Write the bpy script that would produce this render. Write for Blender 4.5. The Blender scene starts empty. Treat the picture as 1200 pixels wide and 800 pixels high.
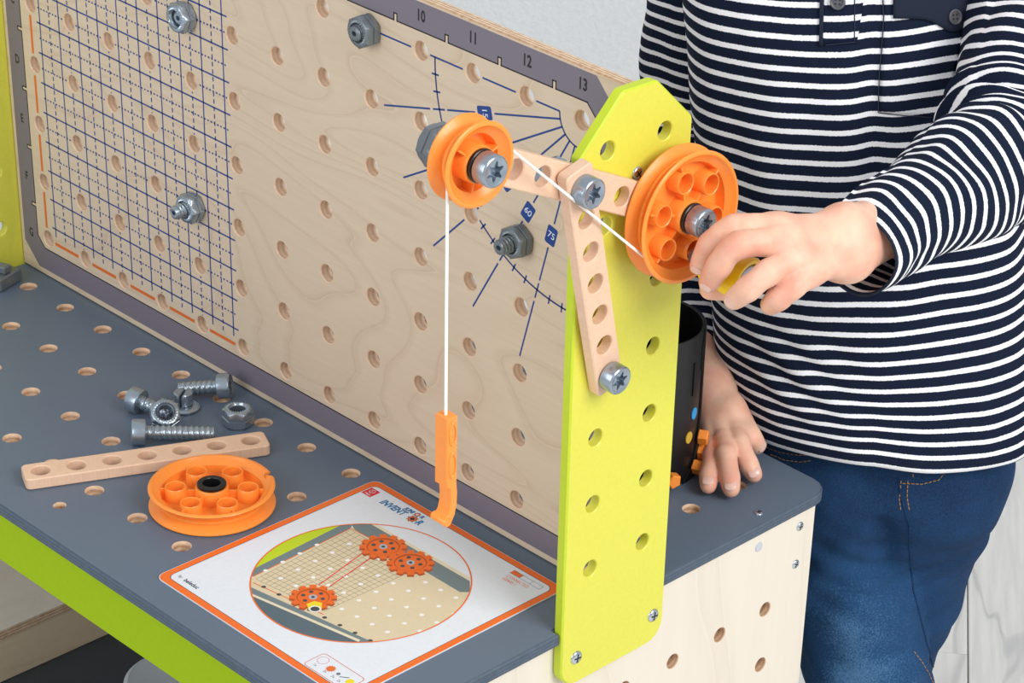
import bpy, bmesh, math, random
import numpy as np
from mathutils import Vector, Matrix
random.seed(3)
PI = math.pi
# ------------------------------------------------------------------ camera, world, lights, exposure
scene = bpy.context.scene
cam_d = bpy.data.cameras.new('camera'); cam = bpy.data.objects.new('camera', cam_d)
scene.collection.objects.link(cam); scene.camera = cam
RC = ((0.75765843, 0.64741776, 0.08248611), (-0.37797033, 0.3322302, 0.86415365), (0.53206404, -0.68591059, 0.49642171))
CAM = Vector((1.46945575, -0.94484202, 1.35008342))
m = Matrix(((RC[0][0], RC[1][0], RC[2][0], CAM.x), (RC[0][1], RC[1][1], RC[2][1], CAM.y), (RC[0][2], RC[1][2], RC[2][2], CAM.z), (0, 0, 0, 1)))
cam.matrix_world = m
cam_d.sensor_width = 36; cam_d.sensor_fit = 'HORIZONTAL'
cam_d.lens = 2936.97 / 1200 * 36
cam_d.shift_x = -(967.30 - 600) / 1200; cam_d.shift_y = (540.30 - 400) / 1200
cam_d.clip_start = 0.05
world = bpy.data.worlds.new('world'); scene.world = world; world.use_nodes = True
bg = world.node_tree.nodes['Background']
bg.inputs[0].default_value = (0.93, 0.97, 1.0, 1); bg.inputs[1].default_value = 0.62

def area(name, loc, target, size, power, col=(1, 1, 1), sy=None):
    d = bpy.data.lights.new(name, 'AREA'); d.energy = power; d.color = col
    d.shape = 'RECTANGLE'; d.size = size; d.size_y = sy or size
    o = bpy.data.objects.new(name, d); scene.collection.objects.link(o)
    o.location = loc; o.rotation_euler = (Vector(target) - Vector(loc)).to_track_quat('-Z', 'Y').to_euler()
    return o
area('softbox_key', (2.6, 0.1, 2.1), (0.45, 0.0, 0.55), 1.3, 52, (1, 0.985, 0.96), 1.3)
area('softbox_fill', (0.5, -2.5, 1.7), (0.35, 0.0, 0.5), 1.6, 26, (0.97, 0.985, 1.0), 1.6)
scene.view_settings.view_transform = 'Standard'; scene.view_settings.look = 'None'
scene.view_settings.gamma = 1; scene.view_settings.use_curve_mapping = False
scene.view_settings.exposure = 0.0

# ------------------------------------------------------------------ helpers
def lin(c):
    return tuple((v / 255 / 12.92 if v / 255 <= 0.04045 else ((v / 255 + 0.055) / 1.055) ** 2.4) for v in c) + (1,)

MATS = {}
def mat(name, col, rough=0.5, metal=0.0, spec=0.5, sss=0.0, bump=0.0, bscale=400, coat=0.0):
    m = bpy.data.materials.new(name); m.use_nodes = True; nt = m.node_tree; b = nt.nodes['Principled BSDF']
    b.inputs['Base Color'].default_value = lin(col); b.inputs['Roughness'].default_value = rough
    b.inputs['Metallic'].default_value = metal; b.inputs['Specular IOR Level'].default_value = spec
    b.inputs['Coat Weight'].default_value = coat
    if sss:
        b.inputs['Subsurface Weight'].default_value = sss
        b.inputs['Subsurface Radius'].default_value = (1, 0.35, 0.2); b.inputs['Subsurface Scale'].default_value = 0.006
    tc = nt.nodes.new('ShaderNodeTexCoord')
    n = nt.nodes.new('ShaderNodeTexNoise'); n.inputs['Scale'].default_value = bscale; n.inputs['Detail'].default_value = 3
    nt.links.new(tc.outputs['Object'], n.inputs['Vector'])
    # tiny tonal variation so that no surface is dead flat
    mx = nt.nodes.new('ShaderNodeMix'); mx.data_type = 'RGBA'; mx.blend_type = 'MULTIPLY'
    cr = nt.nodes.new('ShaderNodeValToRGB'); cr.color_ramp.elements[0].color = (0.93, 0.93, 0.93, 1); cr.color_ramp.elements[1].color = (1.04, 1.04, 1.04, 1)
    nt.links.new(n.outputs['Fac'], cr.inputs[0]); mx.inputs[0].default_value = 1
    mx.inputs[6].default_value = lin(col); nt.links.new(cr.outputs[0], mx.inputs[7]); nt.links.new(mx.outputs[2], b.inputs['Base Color'])
    if bump:
        bp = nt.nodes.new('ShaderNodeBump'); bp.inputs['Strength'].default_value = bump; bp.inputs['Distance'].default_value = 0.0004
        nt.links.new(n.outputs['Fac'], bp.inputs['Height']); nt.links.new(bp.outputs[0], b.inputs['Normal'])
    MATS[name] = m; return m

def wood(name, light, dark, scale=(1, 1, 1), rough=0.55, rings=9.0, dist=6.0, amount=1.0, fine=0.25, rot=(0, 0, 0), off=(0, 0, 0)):
    """grain: object coordinates squeezed along the grain, distorted bands plus fine fibres"""
    m = bpy.data.materials.new(name); m.use_nodes = True; nt = m.node_tree; b = nt.nodes['Principled BSDF']; L = nt.links.new
    b.inputs['Roughness'].default_value = rough; b.inputs['Specular IOR Level'].default_value = 0.35
    tc = nt.nodes.new('ShaderNodeTexCoord'); mp = nt.nodes.new('ShaderNodeMapping'); mp.inputs['Scale'].default_value = scale
    mp.inputs['Rotation'].default_value = rot; mp.inputs['Location'].default_value = off
    L(tc.outputs['Object'], mp.inputs['Vector'])
    n1 = nt.nodes.new('ShaderNodeTexNoise'); n1.inputs['Scale'].default_value = 1.0; n1.inputs['Detail'].default_value = 2.0; n1.inputs['Roughness'].default_value = 0.5
    n1.inputs['Distortion'].default_value = 0.4; L(mp.outputs[0], n1.inputs['Vector'])
    mul = nt.nodes.new('ShaderNodeMath'); mul.operation = 'MULTIPLY'; mul.inputs[1].default_value = rings * dist / 6
    L(n1.outputs['Fac'], mul.inputs[0])
    fr = nt.nodes.new('ShaderNodeMath'); fr.operation = 'FRACT'; L(mul.outputs[0], fr.inputs[0])
    cr = nt.nodes.new('ShaderNodeValToRGB'); e = cr.color_ramp.elements
    e[0].position = 0.0; e[0].color = (1, 1, 1, 1); e[1].position = 1.0; e[1].color = (0, 0, 0, 1)
    k = cr.color_ramp.elements.new(0.10); k.color = (0.25, 0.25, 0.25, 1); k = cr.color_ramp.elements.new(0.8); k.color = (0.05, 0.05, 0.05, 1)
    k = cr.color_ramp.elements.new(0.97); k.color = (0.55, 0.55, 0.55, 1)
    L(fr.outputs[0], cr.inputs[0])
    n2 = nt.nodes.new('ShaderNodeTexNoise'); n2.inputs['Scale'].default_value = 14; n2.inputs['Detail'].default_value = 4
    mp2 = nt.nodes.new('ShaderNodeMapping'); mp2.inputs['Scale'].default_value = tuple(s * (1.0 if s < max(scale) * 0.6 else 3.2) for s in scale); mp2.inputs['Rotation'].default_value = rot
    L(tc.outputs['Object'], mp2.inputs['Vector']); L(mp2.outputs[0], n2.inputs['Vector'])
    a1 = nt.nodes.new('ShaderNodeMath'); a1.operation = 'MULTIPLY'; a1.inputs[1].default_value = amount; L(cr.outputs[0], a1.inputs[0])
    a2 = nt.nodes.new('ShaderNodeMath'); a2.operation = 'MULTIPLY_ADD'; a2.inputs[1].default_value = fine * 2; L(n2.outputs['Fac'], a2.inputs[0]); L(a1.outputs[0], a2.inputs[2])
    a3 = nt.nodes.new('ShaderNodeMath'); a3.operation = 'SUBTRACT'; a3.inputs[1].default_value = fine * 0.75; a3.use_clamp = True; L(a2.outputs[0], a3.inputs[0])
    mx = nt.nodes.new('ShaderNodeMix'); mx.data_type = 'RGBA'; mx.inputs[6].default_value = lin(light); mx.inputs[7].default_value = lin(dark)
    L(a3.outputs[0], mx.inputs[0]); L(mx.outputs[2], b.inputs['Base Color'])
    bp = nt.nodes.new('ShaderNodeBump'); bp.inputs['Strength'].default_value = 0.12; bp.inputs['Distance'].default_value = 0.0003
    L(n2.outputs['Fac'], bp.inputs['Height']); L(bp.outputs[0], b.inputs['Normal'])
    MATS[name] = m; return m

def plyedge(name, c1, c2, axis, period=0.0024, rough=0.6):
    """cut edge of plywood: thin layers stacked along one axis"""
    m = bpy.data.materials.new(name); m.use_nodes = True; nt = m.node_tree; b = nt.nodes['Principled BSDF']; L = nt.links.new
    b.inputs['Roughness'].default_value = rough
    tc = nt.nodes.new('ShaderNodeTexCoord'); sp = nt.nodes.new('ShaderNodeSeparateXYZ'); L(tc.outputs['Object'], sp.inputs[0])
    mu = nt.nodes.new('ShaderNodeMath'); mu.operation = 'MULTIPLY'; mu.inputs[1].default_value = 2 * PI / period; L(sp.outputs[axis], mu.inputs[0])
    sn = nt.nodes.new('ShaderNodeMath'); sn.operation = 'SINE'; L(mu.outputs[0], sn.inputs[0])
    n = nt.nodes.new('ShaderNodeTexNoise'); n.inputs['Scale'].default_value = 260; L(tc.outputs['Object'], n.inputs['Vector'])
    ad = nt.nodes.new('ShaderNodeMath'); ad.operation = 'MULTIPLY_ADD'; ad.inputs[1].default_value = 0.35; L(sn.outputs[0], ad.inputs[0]); L(n.outputs['Fac'], ad.inputs[2]); ad.use_clamp = True
    mx = nt.nodes.new('ShaderNodeMix'); mx.data_type = 'RGBA'; mx.inputs[6].default_value = lin(c1); mx.inputs[7].default_value = lin(c2)
    L(ad.outputs[0], mx.inputs[0]); L(mx.outputs[2], b.inputs['Base Color']); MATS[name] = m; return m

# colours
wood('birch_face', (216, 197, 173), (186, 160, 132), (1.7, 2.0, 7.5), amount=0.46, rings=24, fine=0.18, rot=(0, 0.5, 0))
wood('birch_pale', (230, 221, 207), (214, 199, 180), (5, 5, 1.2), amount=0.4, rings=9, fine=0.15)
wood('birch_warm', (226, 205, 176), (205, 176, 140), (1.5, 1.5, 7), amount=0.5, rings=10, fine=0.2)
wood('beech', (236, 200, 172), (208, 162, 130), (60, 60, 8), amount=0.25, rings=5, fine=0.45, rough=0.5)
plyedge('ply_edge_y', (232, 208, 178), (170, 130, 98), 1)
plyedge('ply_edge_z', (232, 208, 178), (170, 130, 98), 2)
plyedge('ply_edge_x', (232, 208, 178), (170, 130, 98), 0)
plyedge('hole_y', (240, 214, 186), (214, 178, 148), 1, 0.0042)
plyedge('hole_z', (236, 206, 176), (176, 134, 104), 2, 0.0042)
plyedge('hole_x', (228, 198, 168), (180, 138, 104), 0, 0.0042)
plyedge('slate_edge', (84, 98, 115), (64, 76, 92), 2, 0.0024)
mat('slate', (97, 111, 129), 0.42, bump=0.12, bscale=900)
mat('lime', (222, 219, 80), 0.38, bump=0.10, bscale=350)
mat('lime_edge', (198, 216, 44), 0.42, bump=0.1, bscale=350)
mat('lime_shaded', (156, 186, 0), 0.6, spec=0.15, bump=0.10, bscale=350)  # same lime as the panels, with the apron's shade put into the colour
mat('border_ink', (122, 114, 126), 0.5, bump=0.1, bscale=900)
mat('black_ink', (24, 22, 26), 0.5)
mat('blue_ink', (22, 62, 134), 0.5)
mat('orange_ink', (222, 112, 44), 0.5)
mat('orange', (255, 152, 62), 0.30, sss=0.0, spec=0.5)
MATS['orange'].node_tree.nodes['Principled BSDF'].inputs['Subsurface Weight'].default_value = 0.15
MATS['orange'].node_tree.nodes['Principled BSDF'].inputs['Subsurface Scale'].default_value = 0.002
mat('yellow', (250, 214, 20), 0.32)
mat('steel_plastic', (164, 176, 188), 0.27, metal=0.8, bump=0.08, bscale=700)
mat('steel_dark', (120, 128, 134), 0.34, metal=0.45, bump=0.08, bscale=700)
mat('chrome', (205, 212, 220), 0.16, metal=1.0)
mat('black_plastic', (22, 22, 24), 0.35)
mat('black_sheet', (20, 20, 22), 0.42, bump=0.1)
mat('dot_blue', (45, 160, 225), 0.5); mat('dot_yellow', (215, 175, 60), 0.5)
mat('string', (245, 243, 238), 0.8)
mat('card_white', (226, 231, 239), 0.35); mat('card_orange', (240, 112, 38), 0.35)
mat('plug', (196, 198, 206), 0.4)
mat('slate_dark', (58, 64, 70), 0.5)  # dark grey of the lower shelf
mat('grey_tub', (196, 204, 208), 0.4)
for n, c in dict(c_ply=(218, 202, 170), c_lime=(190, 212, 30), c_band=(112, 128, 132), c_cream=(226, 214, 186), c_slate=(84, 104, 114), c_grid=(122, 116, 106),
                 c_orange=(226, 110, 40), c_hole=(240, 240, 240), c_dark=(70, 72, 74), c_red=(222, 52, 60), c_gear=(232, 104, 32), c_gear2=(176, 74, 22),
                 c_grey=(170, 178, 186), c_yellow=(238, 214, 40), c_white=(232, 234, 236), c_logo=(222, 40, 44), c_blue=(30, 140, 205), c_navy=(24, 34, 70), c_text=(110, 112, 120)).items():
    mat(n, c, 0.38)

COL = scene.collection
def link(name, me, parent=None, mats=(), smooth=True, loc=None):
    o = bpy.data.objects.new(name, me); COL.objects.link(o)
    for mm in mats: me.materials.append(MATS[mm] if isinstance(mm, str) else mm)
    if parent: o.parent = parent
    if loc: o.location = loc
    if smooth:
        me.polygons.foreach_set('use_smooth', [True] * len(me.polygons))
        try: me.set_sharp_from_angle(angle=math.radians(38))
        except Exception: pass
    return o
def mesh(name, verts, faces, parent=None, mats=(), smooth=True, mi=None, loc=None):
    me = bpy.data.meshes.new(name); me.from_pydata([tuple(v) for v in verts], [], faces); me.update()
    o = link(name, me, parent, mats, smooth, loc)
    if mi is not None: me.polygons.foreach_set('material_index', mi)
    return o
def frombm(name, bm, parent=None, mats=(), smooth=True, loc=None):
    me = bpy.data.meshes.new(name); bmesh.ops.recalc_face_normals(bm, faces=bm.faces[:]); bm.to_mesh(me); bm.free()
    return link(name, me, parent, mats, smooth, loc)
def thing(name, label, cat, loc=(0, 0, 0), group=None, rot=None):
    o = bpy.data.objects.new(name, None); COL.objects.link(o); o.empty_display_size = 0.02
    o.location = loc
    if rot is not None: o.rotation_euler = rot.to_euler() if hasattr(rot, 'to_euler') else rot
    o['label'] = label; o['category'] = cat
    if group: o['group'] = group
    return o
def copy_tree(o, parent=None):
    c = o.copy(); COL.objects.link(c)
    if parent: c.parent = parent
    for ch in list(o.children): copy_tree(ch, c)
    return c
def axes(zdir, ydir=(0, 0, 1)):
    z = Vector(zdir).normalized(); y = Vector(ydir); y = (y - z * y.dot(z))
    if y.length < 1e-4: y = Vector((1, 0, 0)) - z * z.x
    y.normalize(); x = y.cross(z)
    return Matrix(((x.x, y.x, z.x), (x.y, y.y, z.y), (x.z, y.z, z.z)))

def lathe_bm(bm, prof, seg=32, M=None, mi=0, closed=False):
    """revolve (r,z) profile about Z"""
    rings = []
    for r, z in prof:
        if r < 1e-7:
            v = bm.verts.new((0, 0, z)); rings.append([v] * seg)
        else: rings.append([bm.verts.new((r * math.cos(2 * PI * i / seg), r * math.sin(2 * PI * i / seg), z)) for i in range(seg)])
    n = len(rings); fs = []
    for k in range(n if closed else n - 1):
        a, b = rings[k], rings[(k + 1) % n]
        for i in range(seg):
            j = (i + 1) % seg; q = []
            for v in (a[i], a[j], b[j], b[i]):
                if v not in q: q.append(v)
            if len(q) > 2:
                f = bm.faces.new(q); f.material_index = mi; fs.append(f)
    if M is not None:
        vs = {v for r in rings for v in r}
        for v in vs: v.co = M @ v.co
    return rings
def prism_bm(bm, pts, z0, z1, bev=0.0, M=None, mi=0):
    """closed polygon (convex or not) extruded along z with a small chamfer"""
    n = len(pts)
    def inset(d):
        if d == 0: return pts
        out = []
        A = sum(pts[i][0] * pts[(i + 1) % n][1] - pts[(i + 1) % n][0] * pts[i][1] for i in range(n)); sg = 1 if A > 0 else -1
        for i in range(n):
            p0 = Vector(pts[i - 1]); p1 = Vector(pts[i]); p2 = Vector(pts[(i + 1) % n])
            d1 = (p1 - p0).normalized(); d2 = (p2 - p1).normalized()
            n1 = Vector((-d1.y, d1.x)) * sg; n2 = Vector((-d2.y, d2.x)) * sg
            k = n1 + n2; k = k / max(0.3, k.dot(n1)); out.append(tuple(p1 + k * d))
        return out
    ins = inset(bev)
    layers = [(ins, z0), (pts, z0 + bev), (pts, z1 - bev), (ins, z1)] if bev else [(pts, z0), (pts, z1)]
    rs = [[bm.verts.new((p[0], p[1], z)) for p in P] for P, z in layers]
    for a, b in zip(rs, rs[1:]):
        for i in range(n):
            j = (i + 1) % n; f = bm.faces.new((a[i], a[j], b[j], b[i])); f.material_index = mi
    f = bm.faces.new(rs[0][::-1]); f.material_index = mi; f = bm.faces.new(rs[-1]); f.material_index = mi
    if M is not None:
        for r in rs:
            for v in r: v.co = M @ v.co
    return rs

def rounded(pts, r, seg=5):
    """round the corners of a polygon; r may be a number or list"""
    out = []; n = len(pts)
    for i in range(n):
        rr = r[i] if isinstance(r, (list, tuple)) else r
        p0, p1, p2 = Vector(pts[i - 1]), Vector(pts[i]), Vector(pts[(i + 1) % n])
        if rr <= 0: out.append(tuple(p1)); continue
        a = (p0 - p1).normalized(); b = (p2 - p1).normalized(); ang = a.angle(b)
        t = min(rr / math.tan(ang / 2), 0.45 * (p0 - p1).length, 0.45 * (p2 - p1).length); rr = t * math.tan(ang / 2)
        c = p1 + (a + b).normalized() * (rr / math.sin(ang / 2))
        s = p1 + a * t - c; e = p1 + b * t - c
        for k in range(seg + 1):
            u = k / seg; w = math.sin((1 - u) * s.angle(e)) * s + math.sin(u * s.angle(e)) * e
            out.append(tuple(c + w / math.sin(s.angle(e))))
    return out

def plate(name, outline, holes, th, bev, M, parent, mats, seg=20, loc=None, chf=0.0006):
    """flat board with round through holes. mats = face, outer edge, hole wall. Local XY outline, thickness -th/2..th/2, then M."""
    bm = bmesh.new(); n = len(outline); H = th / 2
    A = sum(outline[i][0] * outline[(i + 1) % n][1] - outline[(i + 1) % n][0] * outline[i][1] for i in range(n))
    if A < 0: outline = outline[::-1]
    def ins(d):
        out = []
        for i in range(n):
            p0 = Vector(outline[i - 1]); p1 = Vector(outline[i]); p2 = Vector(outline[(i + 1) % n])
            d1 = (p1 - p0).normalized(); d2 = (p2 - p1).normalized(); n1 = Vector((-d1.y, d1.x)); n2 = Vector((-d2.y, d2.x)); k = n1 + n2
            out.append(p1 + k / max(0.3, k.dot(n1)) * d)
        return out
    I = ins(bev)
    loops = []
    L4 = [[bm.verts.new((p[0], p[1], z)) for p in P] for P, z in ((I, -H), (outline, -H + bev), (outline, H - bev), (I, H))]
    for a, b in zip(L4, L4[1:]):
        for i in range(n):
            j = (i + 1) % n; f = bm.faces.new((a[i], a[j], b[j], b[i])); f.material_index = 1
    caps = [[L4[0]], [L4[3]]]
    for (hx, hy, hr) in holes:
        rr = []
        for r, z in ((hr + chf, -H), (hr, -H + chf), (hr, H - chf), (hr + chf, H)):
            rr.append([bm.verts.new((hx + r * math.cos(2 * PI * i / seg), hy + r * math.sin(2 * PI * i / seg), z)) for i in range(seg)])
        for a, b in zip(rr, rr[1:]):
            for i in range(seg):
                j = (i + 1) % seg; f = bm.faces.new((a[i], b[i], b[j], a[j])); f.material_index = 2
        caps[0].append(rr[0]); caps[1].append(rr[3])
    for cap in caps:
        es = []
        for lp in cap:
            for i in range(len(lp)):
                e = bm.edges.get((lp[i], lp[(i + 1) % len(lp)])) or bm.edges.new((lp[i], lp[(i + 1) % len(lp)])); es.append(e)
        bmesh.ops.triangle_fill(bm, use_beauty=True, use_dissolve=False, edges=es)
    for v in bm.verts: v.co = M @ v.co
    o = frombm(name, bm, parent, mats, True, loc)
    return o

def tube(name, pts, r, parent, mats, seg=8, rr=None, caps=True, loc=None):
    P = [Vector(p) for p in pts]; n = len(P); V = []; F = []
    t = (P[1] - P[0]).normalized(); u = t.orthogonal().normalized()
    for i in range(n):
        tt = (P[min(i + 1, n - 1)] - P[max(i - 1, 0)]).normalized(); u = (u - tt * u.dot(tt)).normalized(); w = tt.cross(u)
        q = rr[i] if rr else r
        for k in range(seg):
            a = 2 * PI * k / seg; V.append(P[i] + (u * math.cos(a) + w * math.sin(a)) * q)
    for i in range(n - 1):
        for k in range(seg):
            j = (k + 1) % seg; F.append((i * seg + k, i * seg + j, (i + 1) * seg + j, (i + 1) * seg + k))
    if caps: F.append(tuple(range(seg))[::-1]); F.append(tuple((n - 1) * seg + k for k in range(seg)))
    return mesh(name, V, F, parent, mats, True, loc=loc)

def text_geo(s, size, bold=0.0):
    cu = bpy.data.curves.new('txt', 'FONT'); cu.body = s; cu.size = size; cu.align_x = 'CENTER'; cu.align_y = 'CENTER'; cu.resolution_u = 3; cu.offset = bold
    o = bpy.data.objects.new('txt', cu); COL.objects.link(o); bpy.context.view_layer.update()
    me = bpy.data.meshes.new_from_object(o.evaluated_get(bpy.context.evaluated_depsgraph_get()))
    V = [tuple(v.co) for v in me.vertices]; F = [tuple(p.vertices) for p in me.polygons]
    bpy.data.objects.remove(o); bpy.data.curves.remove(cu); bpy.data.meshes.remove(me)
    return V, F
class Print:
    """flat ink laid on a surface: polygons in local (u,v) mapped by M at height h"""
    def __init__(s): s.V = []; s.F = []
    def poly(s, pts, h=0.0):
        b = len(s.V); s.V += [(p[0], p[1], h) for p in pts]; s.F.append(tuple(range(b, b + len(pts))))
    def quad(s, a, b, w, h=0.0, ext=0):
        a = Vector(a); b = Vector(b); d = (b - a).normalized(); nn = Vector((-d.y, d.x)) * w / 2; a = a - d * ext; b = b + d * ext
        s.poly([a + nn, b + nn, b - nn, a - nn][::-1], h)
    def line(s, pts, w, holes=(), clip=0.0085, dash=None, h=0.0, st=None):
        run = []; dist = 0
        def flush():
            nonlocal run
            if len(run) > 1 and (not straight or (Vector(run[0]) - Vector(run[-1])).length > 0.0006):
                if straight: s.quad(run[0], run[-1], w, h)
                else:
                    for p, q in zip(run, run[1:]): s.quad(p, q, w, h, w * 0.15)
            run = []
        straight = len(pts) == 2
        st = st or (0.0004 if straight else 0.0012)
        for a, b in zip(pts, pts[1:]):
            a = Vector(a); b = Vector(b); L = (b - a).length; N = max(1, int(L / st))
            for k in range(N + 1):
                p = a + (b - a) * k / N; dd = dist + L * k / N
                ok = all((p.x - hx) ** 2 + (p.y - hy) ** 2 > clip ** 2 for hx, hy in holes)
                if dash and ok: ok = (dd % dash[0]) < dash[1]
                if ok: run.append(tuple(p))
                else: flush()
            dist += L
        flush()
    def text(s, t, size, pos, ang=0.0, h=0.0, sx=1.0, shear=0.0, bold=0.0):
        V, F = text_geo(t, size, bold); b = len(s.V); c, n = math.cos(ang), math.sin(ang)
        for v in V:
            x = v[0] * sx + v[1] * shear; y = v[1]; s.V.append((pos[0] + x * c - y * n, pos[1] + x * n + y * c, h))
        s.F += [tuple(i + b for i in f) for f in F]
    def make(s, name, M, parent, m, loc=None):
        return mesh(name, [M @ Vector(v) for v in s.V], s.F, parent, [m], False, loc=loc)

# ------------------------------------------------------------------ room
D2 = Vector((-0.613, 0.790)); R2 = Vector((0.790, 0.613))        # room axes: away from / to the right of the photographer
def room(a, b, z): p = Vector((CAM.x, CAM.y)) + D2 * a + R2 * b; return Vector((p.x, p.y, z))
def struct(o): o['kind'] = 'structure'; return o
WALL = 3.05
fm = bpy.data.materials.new('whitewashed_wood'); fm.use_nodes = True; nt = fm.node_tree; b = nt.nodes['Principled BSDF']; L = nt.links.new
b.inputs['Roughness'].default_value = 0.5
tc = nt.nodes.new('ShaderNodeTexCoord'); oi = nt.nodes.new('ShaderNodeObjectInfo'); vm = nt.nodes.new('ShaderNodeVectorMath'); vm.operation = 'MULTIPLY_ADD'
cb = nt.nodes.new('ShaderNodeCombineXYZ'); ra = nt.nodes.new('ShaderNodeMath'); ra.operation = 'MULTIPLY'; ra.inputs[1].default_value = 37.0
L(oi.outputs['Random'], ra.inputs[0]); L(ra.outputs[0], cb.inputs[0]); L(ra.outputs[0], cb.inputs[2])
vm.inputs[1].default_value = (9, 1.5, 1); L(tc.outputs['Object'], vm.inputs[0]); L(cb.outputs[0], vm.inputs[2])
n1 = nt.nodes.new('ShaderNodeTexNoise'); n1.inputs['Scale'].default_value = 1; n1.inputs['Detail'].default_value = 3; n1.inputs['Distortion'].default_value = 0.8; L(vm.outputs[0], n1.inputs['Vector'])
mu = nt.nodes.new('ShaderNodeMath'); mu.operation = 'MULTIPLY'; mu.inputs[1].default_value = 24; L(n1.outputs['Fac'], mu.inputs[0])
sn = nt.nodes.new('ShaderNodeMath'); sn.operation = 'SINE'; L(mu.outputs[0], sn.inputs[0])
cr = nt.nodes.new('ShaderNodeValToRGB'); cr.color_ramp.elements[0].position = 0.0; cr.color_ramp.elements[0].color = lin((224, 223, 220)); cr.color_ramp.elements[1].position = 1.0; cr.color_ramp.elements[1].color = lin((200, 199, 198))
k_ = cr.color_ramp.elements.new(0.90); k_.color = lin((220, 219, 216)); L(sn.outputs[0], cr.inputs[0])
n2 = nt.nodes.new('ShaderNodeTexNoise'); n2.inputs['Scale'].default_value = 1; n2.inputs['Detail'].default_value = 5
vm2 = nt.nodes.new('ShaderNodeVectorMath'); vm2.operation = 'MULTIPLY'; vm2.inputs[1].default_value = (120, 8, 1); L(tc.outputs['Object'], vm2.inputs[0]); L(vm2.outputs[0], n2.inputs['Vector'])
cr2 = nt.nodes.new('ShaderNodeValToRGB'); cr2.color_ramp.elements[0].position = 0.38; cr2.color_ramp.elements[0].color = (0.90, 0.90, 0.90, 1); cr2.color_ramp.elements[1].position = 0.6; cr2.color_ramp.elements[1].color = (1, 1, 1, 1); L(n2.outputs['Fac'], cr2.inputs[0])
mx = nt.nodes.new('ShaderNodeMix'); mx.data_type = 'RGBA'; mx.blend_type = 'MULTIPLY'; mx.inputs[0].default_value = 1; L(cr.outputs[0], mx.inputs[6]); L(cr2.outputs[0], mx.inputs[7]); L(mx.outputs[2], b.inputs['Base Color'])
MATS['whitewash'] = fm
mat('plaster', (222, 224, 226), 0.85, bump=0.9, bscale=130); MATS['plaster'].node_tree.nodes['Bump'].inputs['Distance'].default_value = 0.0022
mat('baseboard_white', (236, 236, 234), 0.5)
def quadbox(name, P, z0, z1, parent, m, loc=None):
    V = [(p[0], p[1], z) for z in (z0, z1) for p in P]
    return mesh(name, V, [(3, 2, 1, 0), (4, 5, 6, 7), (0, 1, 5, 4), (1, 2, 6, 5), (2, 3, 7, 6), (3, 0, 4, 7)], parent, [m], False, loc=loc)
fl = struct(quadbox('floor', [room(-0.6, -2.4, 0), room(WALL + 0.05, -2.4, 0), room(WALL + 0.05, 2.4, 0), room(-0.6, 2.4, 0)][::-1], -0.03, -0.012, None, 'whitewash'))
# planks run away from the photographer; each is its own piece with a small bevel and gap
PW, PL = 0.192, 1.285
bm = bmesh.new(); prism_bm(bm, [(-PW / 2 + 0.0006, -PL / 2 + 0.0006), (PW / 2 - 0.0006, -PL / 2 + 0.0006), (PW / 2 - 0.0006, PL / 2 - 0.0006), (-PW / 2 + 0.0006, PL / 2 - 0.0006)], -0.012, 0, 0.0012)
bmesh.ops.recalc_face_normals(bm, faces=bm.faces[:]); pme = bpy.data.meshes.new('plank'); bm.to_mesh(pme); bm.free(); pme.materials.append(fm)
ang = math.atan2(D2.y, D2.x) - PI / 2
for c in range(24):
    for r in range(3):
        a = 0.18 + r * PL - (c * 0.43 % 1) * PL * 0.45; bb = -2.3 + 0.055 + c * PW
        if a - PL / 2 > WALL: continue
        p = bpy.data.objects.new('plank', pme); COL.objects.link(p); p.location = room(a, bb, 0); p.rotation_euler = (0, 0, ang); p.parent = fl
struct(quadbox('wall_back', [room(WALL, -2.4, 0), room(WALL + 0.1, -2.4, 0), room(WALL + 0.1, 2.4, 0), room(WALL, 2.4, 0)][::-1], -0.03, 2.6, None, 'plaster'))
bm = bmesh.new(); prism_bm(bm, [(0, 0), (0.014, 0), (0.014, 0.066), (0.010, 0.074), (0, 0.074)], -2.39, 2.39, 0, None)
o = frombm('baseboard_back', bm, None, ['baseboard_white'], False); p0 = room(WALL - 0.0005, 0, 0)
mm = Matrix(((-D2.x, 0, R2.x), (-D2.y, 0, R2.y), (0, 1, 0))).to_4x4(); mm.translation = p0; o.matrix_world = mm; struct(o)
# ------------------------------------------------------------------ workbench
S = 0.045; T = 0.5; ROW0 = 0.5327; GY = -0.0284; GZ = 0.5383; G = 0.589
BL = (0.28, 0, 0.0)
bench = thing('workbench', "child's wooden play workbench with upright pegboard, slate top and lime green end panels", 'workbench', BL)
NB = (-BL[0], 0, 0)
# tabletop
xr, xl, yb, yf = 0.584, -0.048, 0.207, -0.208
out = [(xl, yf), (0.5868, yf), (0.5868, -0.0505), (0.5813, -0.0505), (0.5813, 0.0403), (xr, 0.0403), (xr, yb), (xl, yb), (xl, 0.0403), (-0.0347, 0.0403), (-0.0347, -0.0505), (xl, -0.0505)]
out = rounded(out, [0.008, 0.005, 0, 0, 0, 0, 0.016, 0.016, 0.001, 0, 0, 0.001], 4)
th = [(i * S, -0.0197 - k * S, 0.0056) for i in range(13) for k in range(4)] + [(i * S, 0.0703 + k * S, 0.0056) for i in range(13) for k in range(3)] + [(0.2709, -0.1812, 0.0036), (0.045, -0.1812, 0.0036)]
MZ = Matrix.Translation((0, 0, T - 0.0045))
top = plate('tabletop', out, th, 0.009, 0.0012, MZ, bench, ['slate', 'slate_edge', 'hole_z'], loc=NB)
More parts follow.
